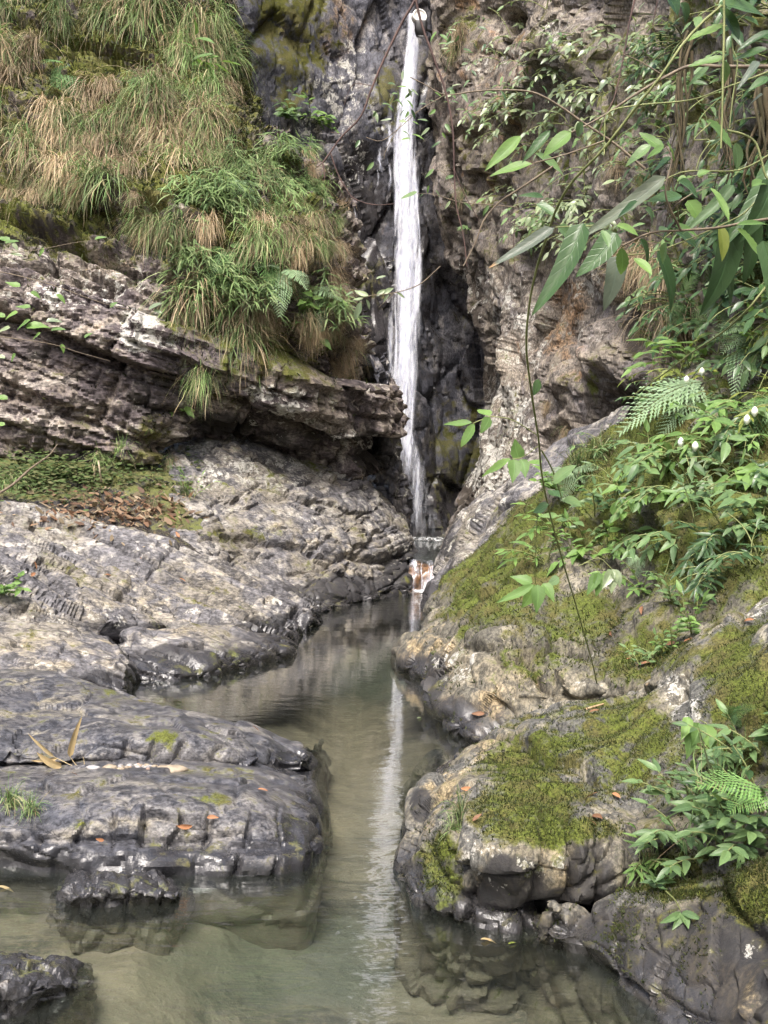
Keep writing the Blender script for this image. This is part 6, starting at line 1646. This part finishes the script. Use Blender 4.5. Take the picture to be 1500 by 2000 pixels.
tube('stem', [(px_line([(1010, 405, 6), (960, 400, 6), (900, 395, 6), (850, 380, 6), (815, 378, 6)], 16), .003, .0015), (px_line([(900, 395, 6), (870, 340, 6), (850, 330, 6)], 8), .002, .001)], m_bark, lt2, 5)
for (x0, y0, x1, y1) in ((848, 330, 828, 346), (815, 375, 782, 387), (838, 362, 832, 378), (850, 372, 862, 385), (828, 378, 818, 384), (870, 350, 888, 342), (905, 395, 925, 410), (930, 398, 950, 385), (955, 400, 940, 420), (880, 392, 868, 408)):
    put_leaf(P(x0, y0, 6), P(x1, y1, 6.02), Vector((rng.uniform(-.6, .6), -.7, .5)), 'ell', rng.choice((m_leaf, m_leaf_pale, m_leaf_mid)), rng, lt2)
lt3 = empty('leafy_twig', P(700, 585, 7), 'small pale-leaved twig left of the lower waterfall', 'twig')
tube('stem', [(px_line([(860, 520, 7), (820, 555, 7), (770, 572, 7), (720, 578, 7), (695, 590, 7)], 14), .004, .002), (px_line([(770, 572, 7), (740, 600, 7)], 4), .002, .001)], m_bark, lt3, 5)
for (x0, y0, x1, y1) in ((720, 578, 692, 566), (712, 582, 688, 585), (705, 590, 690, 625), (715, 585, 722, 605), (735, 578, 755, 565), (750, 575, 770, 560), (775, 572, 792, 583), (760, 574, 745, 590), (690, 570, 672, 575), (735, 545, 755, 538)):
    put_leaf(P(x0, y0, 7), P(x1, y1, 7.02), Vector((rng.uniform(-.5, .5), -.7, .5)), 'ell', m_leaf_pale, rng, lt3)
# twigs reaching in from the left edge
for (pts, lvs, lab) in (
  ([(-60, 520, 7), (20, 535, 7), (100, 556, 7), (180, 585, 7), (250, 605, 7), (300, 606, 7)], [(20, 470, -10, 460), (25, 475, 35, 490), (40, 560, 10, 550), (60, 570, 80, 580), (110, 575, 130, 590), (215, 600, 228, 588), (290, 605, 320, 590), (300, 606, 318, 612)], 'upper thin pinkish twig reaching in from the left edge'),
  ([(-60, 650, 7), (20, 660, 7), (100, 672, 7), (160, 690, 7), (215, 705, 7)], [(10, 620, -20, 605), (35, 610, 5, 618), (60, 625, 30, 640), (50, 640, 95, 630), (90, 628, 120, 622), (80, 650, 60, 660), (100, 645, 128, 640), (60, 600, 30, 598), (20, 640, -10, 645), (120, 672, 125, 690), (165, 660, 180, 648), (10, 700, -15, 690), (30, 690, 20, 706), (15, 780, -15, 768), (10, 830, -15, 825)], 'lower thin pinkish twig with more leaves at the left edge'),
  ([(-60, 500, 8), (60, 490, 8), (140, 475, 8), (200, 466, 8)], [(10, 475, 38, 470), (20, 495, 45, 500), (85, 484, 75, 500), (185, 468, 208, 460)], 'topmost thin twig at the left edge')):
    e = empty('thin_twig', P(*pts[0]), lab, 'twig')
    tube('stem', [(px_line(pts, 20), .004, .0012)], m_bark, e, 5)
    for (x0, y0, x1, y1) in lvs:
        put_leaf(P(x0, y0, pts[0][2]), P(x1, y1, pts[0][2]), Vector((rng.uniform(-.4, .4), -.6, .7)), 'ovate', rng.choice((m_leaf, m_leaf, m_leaf_pale)), rng, e)
# hanging roots / mossy stems on the right
for (pts, r0, lab) in (([(1345, 60, 5.5), (1330, 160, 5.5), (1322, 260, 5.5), (1312, 380, 5.5), (1305, 460, 5.6)], .022, 'mossy hanging root left of the upright shoot'),
                       ([(1425, 100, 5), (1418, 220, 5), (1410, 330, 5), (1408, 420, 5.1)], .018, 'mossy hanging root behind the upright shoot'),
                       ([(1505, 120, 4.5), (1495, 230, 4.5), (1480, 340, 4.5), (1478, 440, 4.6)], .026, 'brown stem at the right edge behind the blade leaves')):
    lines = []
    for q in range(9):
        ox, ph = rng.gauss(0, 9), rng.uniform(0, 6)
        k0 = rng.uniform(0, .5); k1 = rng.uniform(.6, 1.0)
        base = px_line(pts, 40)[int(k0 * 20):int(k1 * 40)]
        wig = np.stack([.02 * np.sin(np.arange(len(base)) / 3.1 + ph) + ox / FPX * base[:, 1], .03 * np.sin(np.arange(len(base)) / 5.0 + ph), 0 * base[:, 0]], 1)
        lines.append((base + wig, r0 * rng.uniform(.2, .55), r0 * .12))
    tube('hanging_root', lines, m_root, None, 5, label=lab, category='root')

# ------------------------------------------------------------------ broad veined leaves, pale three-part leaf, single leaves
def leaf_cluster(name, lab, Y, items, mat, stem=None):
    e = empty(name, P(items[0][0], items[0][1], Y), lab, 'plant')
    for (x0, y0, x1, y1, w, kind) in items:
        put_leaf(P(x0, y0, Y), P(x1, y1, Y - .05), Vector((rng.uniform(-.2, .2), -.8, .5)), kind, mat, rng, e, width=w / FPX * Y)
    if stem:
        tube('stem', [(px_line([(a, b, Y + .03) for a, b in stem], 10), .003, .002)], m_stem, e, 5)
leaf_cluster('broad_leaf_plant', 'three broad toothed leaves with clear veins above the near shrubs', 4.2, [(1365, 1412, 1355, 1455, 36, 'ovate'), (1370, 1415, 1395, 1470, 36, 'ovate'), (1350, 1430, 1342, 1478, 26, 'ovate'), (1345, 1400, 1330, 1445, 24, 'ovate')], m_leaf, [(1410, 1480), (1385, 1420), (1365, 1405)])
leaf_cluster('lobed_leaf_plant', 'pale lobed leaf beside the hanging vine', 7.0, [(1196, 1112, 1176, 1150, 22, 'ovate'), (1196, 1112, 1194, 1158, 24, 'ovate'), (1196, 1112, 1214, 1146, 22, 'ovate')], m_leaf_pale, [(1140, 1100), (1170, 1090), (1196, 1112)])
leaf_cluster('lobed_leaf_plant', 'darker lobed leaf pair left of the pale lobed leaf', 7.1, [(1168, 1118, 1145, 1160, 24, 'ovate'), (1170, 1118, 1166, 1164, 26, 'ovate')], m_leaf, [(1130, 1105), (1155, 1098), (1169, 1118)])
leaf_cluster('lobed_leaf_plant', 'pale three-pointed leaf hanging over the lowest right boulder', 3.55, [(1330, 1782, 1290, 1802, 16, 'tooth'), (1330, 1784, 1318, 1812, 18, 'ovate'), (1332, 1784, 1345, 1814, 18, 'ovate'), (1332, 1782, 1370, 1796, 16, 'tooth')], m_leaf_mid, [(1300, 1740), (1320, 1760), (1331, 1783)])
# buds on stalks at the right
for (x, y) in ((1341, 742), (1371, 726), (1459, 820), (1474, 804), (1358, 872), (1330, 864)):
    h = hit(x, y)
    Yb = (h[0].y if h else 8) - .5
    e = empty('flower_bud', P(x, y, Yb), 'closed white flower bud on a thin stalk, %s' % ('above the pale fern' if y < 760 else 'at the right edge' if x > 1400 else 'below the pale fern'), 'bud', 'white flower buds ' + ('above the pale fern' if y < 760 else 'at the right edge' if x > 1400 else 'below the pale fern'))
    c = np.array(P(x, y, Yb)); A = []
    for i in range(7):
        t = i / 6; r_ = .026 * math.sin(math.pi * (t * .92 + .04)) ** .8
        A.append([c + np.array([r_ * math.cos(q), r_ * math.sin(q), (t - .5) * .075]) for q in np.linspace(0, 2 * math.pi, 9)])
    A = np.array(A)
    o = link('petals', set_mesh('petals', A.reshape(-1, 3), grid_faces(7, 9)), bark_material('white_petal', (.62, .66, .52), (.75, .78, .68), .6) if 'white_petal' not in bpy.data.materials else bpy.data.materials['white_petal'], e)
    o.matrix_parent_inverse = e.matrix_world.inverted()
    tube('stem', [(px_line([(x, y, Yb), (x + 12, y + 25, Yb + .05), (x + 30, y + 60, Yb + .4)], 8), .004, .004)], m_stem, e, 4)

# ------------------------------------------------------------------ fallen leaves, pebbles, sticks
FL = [(1160, 1560, .075, 'orange fallen leaf on the moss of the near boulder, left of two'), (1203, 1560, .055, 'orange fallen leaf on the moss of the near boulder, right of two'), (1165, 1604, .10, 'curled reddish leaf lodged on the near boulder'), (1150, 1612, .06, 'dry torn leaf under the curled reddish leaf'),
      (362, 1612, .075, 'orange fallen leaf stuck on the fluted slab'), (416, 1598, .055, 'pale orange leaf right of the orange leaf on the fluted slab'), (935, 1393, .10, 'orange leaf at the pool edge of the mossy bank'), (1258, 1300, .10, 'pinkish fallen leaf on the soil behind the near boulder'), (1232, 1292, .08, 'dark red fallen leaf beside the pinkish one'),
      (918, 1542, .06, 'brown leaf on the pale shoulder of the near boulder'), (1465, 1217, .07, 'dark red leaf on the crest of the near boulder'), (930, 1605, .05, 'brown leaf in the grass tuft of the near boulder'), (510, 1550, .05, 'pink fallen leaf on the fluted slab towards its tip'), (498, 1430, .05, 'pink leaf on the potholed slab'),
      (195, 1640, .04, 'reddish leaf in the groove of the fluted slab'), (145, 1520, .04, 'mauve leaf on top of the fluted slab'), (62, 1125, .11, 'salmon leaf in a cleft of the long ridge'), (65, 1105, .10, 'red-brown leaf above the salmon leaf on the long ridge'), (275, 1092, .09, 'red leaf in the middle of the long ridge'), (355, 1135, .09, 'pale red leaf low on the long ridge'), (347, 1046, .12, 'dark red leaf at the foot of the broad boulder'),
      (210, 1125, .08, 'brown leaf in a joint of the long ridge'), (1195, 1240, .09, 'brown leaf on the mossy bank under the lobed leaves'), (1255, 1195, .1, 'dark red leaf on the bank under the paired leaves'), (1312, 1262, .1, 'tan leaf on the soil by the notch'), (1345, 1255, .08, 'maroon leaf below the pale green plant'), (1160, 1395, .06, 'brown leaf on the crest of the near boulder by the stick')]
for (x, y, L, lab) in FL:
    h = hit(x, y)
    if not h:
        continue
    d = Vector((rng.uniform(-1, 1), rng.uniform(-.4, .4), 0)); d = (d - h[1] * d.dot(h[1])).normalized()
    b = h[0] + h[1] * .012
    L *= .85
    o = put_leaf(b - d * L / 2, b + d * L / 2 + h[1] * .02, h[1], rng.choice(('ell', 'tooth', 'ell')), m_leaf_dead, rng, None, name='fallen_leaf', roll=rng.uniform(-.4, .4))
    o['label'] = lab; o['category'] = 'fallen leaf'; o['group'] = 'fallen leaves'
for (x, y, a, L, mat, lab) in ((955, 1835, .1, .06, m_leaf_dry, 'yellow leaf floating near the foot of the near boulder'), (1001, 1842, .8, .045, m_leaf_yel, 'green-yellow leaf floating right of the yellow one'), (10, 1733, 0, .07, m_leaf_dry, 'pale leaf floating at the left edge'), (820, 1402, 1.2, .09, m_leaf_pale, 'pale leaf floating in the middle of the pool')):
    b = Vector(Z(x, y, .006)); d = Vector((math.cos(a), math.sin(a) * .6, 0))
    o = put_leaf(b - d * L / 2, b + d * L / 2, Vector((0, 0, 1)), 'ell', mat, rng, None, name='floating_leaf')
    o['label'] = lab; o['category'] = 'fallen leaf'
dl = empty('dry_bamboo_shoot', Z(155, 1500, .2), 'dry straw-coloured bamboo leaves standing in the crevice of the slabs', 'dead plant')
Yd = Z(155, 1498, .22)[1]
for (x0, y0, x1, y1, w) in ((136, 1478, 160, 1400, 12), (120, 1498, 72, 1470, 15), (105, 1478, 55, 1435, 7), (112, 1481, 60, 1487, 7)):
    put_leaf(P(x0, y0, Yd), P(x1, y1, Yd - .05), Vector((.2, -.9, .3)), 'lance', m_leaf_dry, rng, dl, roll=rng.uniform(-.5, .5), width=w / FPX * Yd)
tube('stem', [(px_line([(155, 1500, Yd), (145, 1490, Yd), (136, 1476, Yd)], 6), .002, .0015), (px_line([(150, 1500, Yd), (125, 1488, Yd), (105, 1478, Yd)], 6), .002, .0015), (px_line([(165, 1500, Yd), (164, 1485, Yd), (162, 1478, Yd)], 5), .002, .001)], bark_material('straw', (.38, .30, .16), (.5, .4, .22)), dl, 5)
tube('fallen_stick', [(px_line([(1262, 1338, hit(1262, 1338)[0].y - .03), (1300, 1318, 5.6), (1345, 1293, 5.55), (1400, 1262, 5.5), (1428, 1245, 5.5)], 20), .009, .006)], m_bark, None, 6, label='long thin stick lying along the crest of the near boulder', category='stick')
tube('fallen_stick', [(px_line([(1142, 1386, hit(1142, 1386)[0].y - .02), (1178, 1375, hit(1178, 1375)[0].y - .02)], 6), .008, .005)], bark_material('bleached_stick', (.36, .25, .14), (.48, .34, .2)), None, 6, label='short bleached stick on the crest of the near boulder', category='stick')
tube('slanting_stick', [(px_line([(-40, 985, 12.2), (20, 950, 12.6), (60, 915, 13.0), (95, 890, 13.6), (112, 868, 14)], 16), .018, .008)], m_bark, None, 6, label='slanting stick leaning on the earth ledge at the left', category='stick')
tube('slanting_stick', [(px_line([(192, 900, 13.6), (195, 920, 13.6), (198, 940, 13.7)], 6), .012, .010)], bark_material('pale_stick', (.4, .33, .22), (.5, .42, .3)), None, 6, label='short pale stick standing by the lone grass tuft', category='stick')
# pebbles in the crevice
def pebble(x, y, w, h_, lab, c, seed, grp='pebbles in the crevice between the slabs'):
    hh = hit(x, y)
    Yp = (hh[0].y if hh else 5.3) - .01
    c0 = np.array(P(x, y, Yp)); sx, sz = w / FPX * Yp / 2, h_ / FPX * Yp / 2
    r = random.Random(seed); A = []
    n1, n2 = 9, 14
    G = []
    for i in range(n1):
        th = math.pi * i / (n1 - 1)
        G.append([(math.sin(th) * math.cos(q), math.sin(th) * math.sin(q), math.cos(th)) for q in np.linspace(0, 2 * math.pi, n2)])
    G = np.array(G).reshape(-1, 3)
    f = 1 + fbm(G * 1.6 + seed, 3, seed) * .35
    V = G * f[:, None] * np.array([sx, (sx + sz) * .5, sz]) + c0
    nm = 'pebble_%d' % c
    m = bpy.data.materials.get('pebble_tone_%d' % c) or bark_material('pebble_tone_%d' % c, *(((.20, .16, .115), (.30, .25, .18)), ((.24, .23, .23), (.36, .35, .34)), ((.22, .15, .12), (.33, .24, .19)))[c], .7, 30)
    link('pebble', set_mesh('pebble', V, grid_faces(n1, n2)), m, None, label=lab, category='pebble', group=grp)
pebble(335, 1502, 64, 16, 'long flat tan stone in the crevice between the slabs', 0, 3)
pebble(215, 1500, 30, 14, 'tan pebble at the left of the crevice pebbles', 0, 4)
pebble(182, 1500, 26, 12, 'whitish pebble at the left end of the crevice', 1, 5)
for k in range(26):
    pebble(232 + rng.random() * 72, 1503 - rng.random() * 9, rng.uniform(6, 13), rng.uniform(5, 8), 'small pebble in the heap between the slabs', rng.randrange(3), 20 + k, 'small pebbles heaped between the slabs')
# pipe mouth beside the top of the falls
T = NT('white_enamel'); bs = T.n('BsdfPrincipled', Roughness=.5); T.set(bs, 'Base Color', T.mix(T.ramp(T.noise(T.n('NewGeometry').outputs['Position'], 9, 4, .6), .4, .7), (.72, .70, .66), (.55, .52, .46))); T.t.links.new(bs.outputs[0], T.out.inputs[0])
m_white = T.m
T = NT('black_plastic'); bs = T.n('BsdfPrincipled', Roughness=.5); T.set(bs, 'Base Color', T.mix(T.ramp(T.noise(T.n('NewGeometry').outputs['Position'], 12, 3, .6), .4, .7), (.012, .012, .013), (.03, .03, .03))); T.t.links.new(bs.outputs[0], T.out.inputs[0])
m_black = T.m
fx = empty('capped_pipe', P(820, 45, 25.2), 'round white disc above a black housing at the top of the waterfall', 'pipe')
c0 = np.array(P(820, 31, 25.3)); ax = unit((.25, -.9, .15)); A = []
rr = 14.5 / FPX * 25.3
s_ = unit(np.cross(ax, (0, 0, 1))); u_ = np.cross(s_, ax)
for (q, rad) in ((-.14, .92), (-.12, 1.0), (0, 1.0), (.02, .96), (.025, .80), (.005, .78), (.012, .4), (.015, .01)):
    A.append([c0 + ax * q * 1.0 + (s_ * math.cos(t) + u_ * math.sin(t)) * rr * rad * (1.0 if True else 1) for t in np.linspace(0, 2 * math.pi, 25)])
o = link('disc', set_mesh('disc', np.array(A).reshape(-1, 3), grid_faces(8, 25)), m_white, fx); o.matrix_parent_inverse = fx.matrix_world.inverted()
h_c = np.array(P(822, 57, 25.25)); w_, hh_ = 12.0 / FPX * 25.25, 14.0 / FPX * 25.25
A = []
for (zt, k) in ((-1, .62), (-.96, .7), (-.2, 1.0), (.75, 1.05), (.95, 1.0), (1, .9)):
    A.append([h_c + np.array([math.copysign(abs(math.cos(t)) ** .5, math.cos(t)) * w_ * k, math.copysign(abs(math.sin(t)) ** .5, math.sin(t)) * .12 * k, zt * hh_]) for t in np.linspace(0, 2 * math.pi, 25)])
o = link('outlet', set_mesh('outlet', np.array(A).reshape(-1, 3), grid_faces(6, 25)), m_black, fx); o.matrix_parent_inverse = fx.matrix_world.inverted()
tube('bracket', [([h_c + np.array([.1, .1, .05]), h_c + np.array([.25, .6, .2]), h_c + np.array([.5, 1.6, .3])], .03, .03)], m_black, fx, 6)

# ------------------------------------------------------------------ tell the members of a group apart by their order
ORD = 'first second third fourth fifth sixth seventh eighth ninth tenth eleventh twelfth thirteenth fourteenth fifteenth sixteenth seventeenth eighteenth nineteenth twentieth'.split()
TENS = {2: 'twenty', 3: 'thirty', 4: 'forty', 5: 'fifty'}
def ordinal(i):
    if i <= 20:
        return ORD[i - 1]
    return TENS[i // 10] + ('-' + ORD[i % 10 - 1] if i % 10 else 'th').replace('tyth', 'tieth')
bylab = {}
for o in scene.objects:
    if o.parent is None and 'label' in o and 'group' in o:
        bylab.setdefault(o['label'], []).append(o)
for lab, obs in bylab.items():
    if len(obs) < 2:
        continue
    pos = []
    for o in obs:
        p = np.array([o.matrix_world.translation]) if o.matrix_world.translation.length > .01 else np.array([sum((Vector(c) for c in o.bound_box), Vector()) / 8])
        pos.append(float(project(p)[0][0]))
    for i, k in enumerate(np.argsort(pos)):
        obs[k]['label'] = '%s, %s from the left' % (lab, ordinal(i + 1))
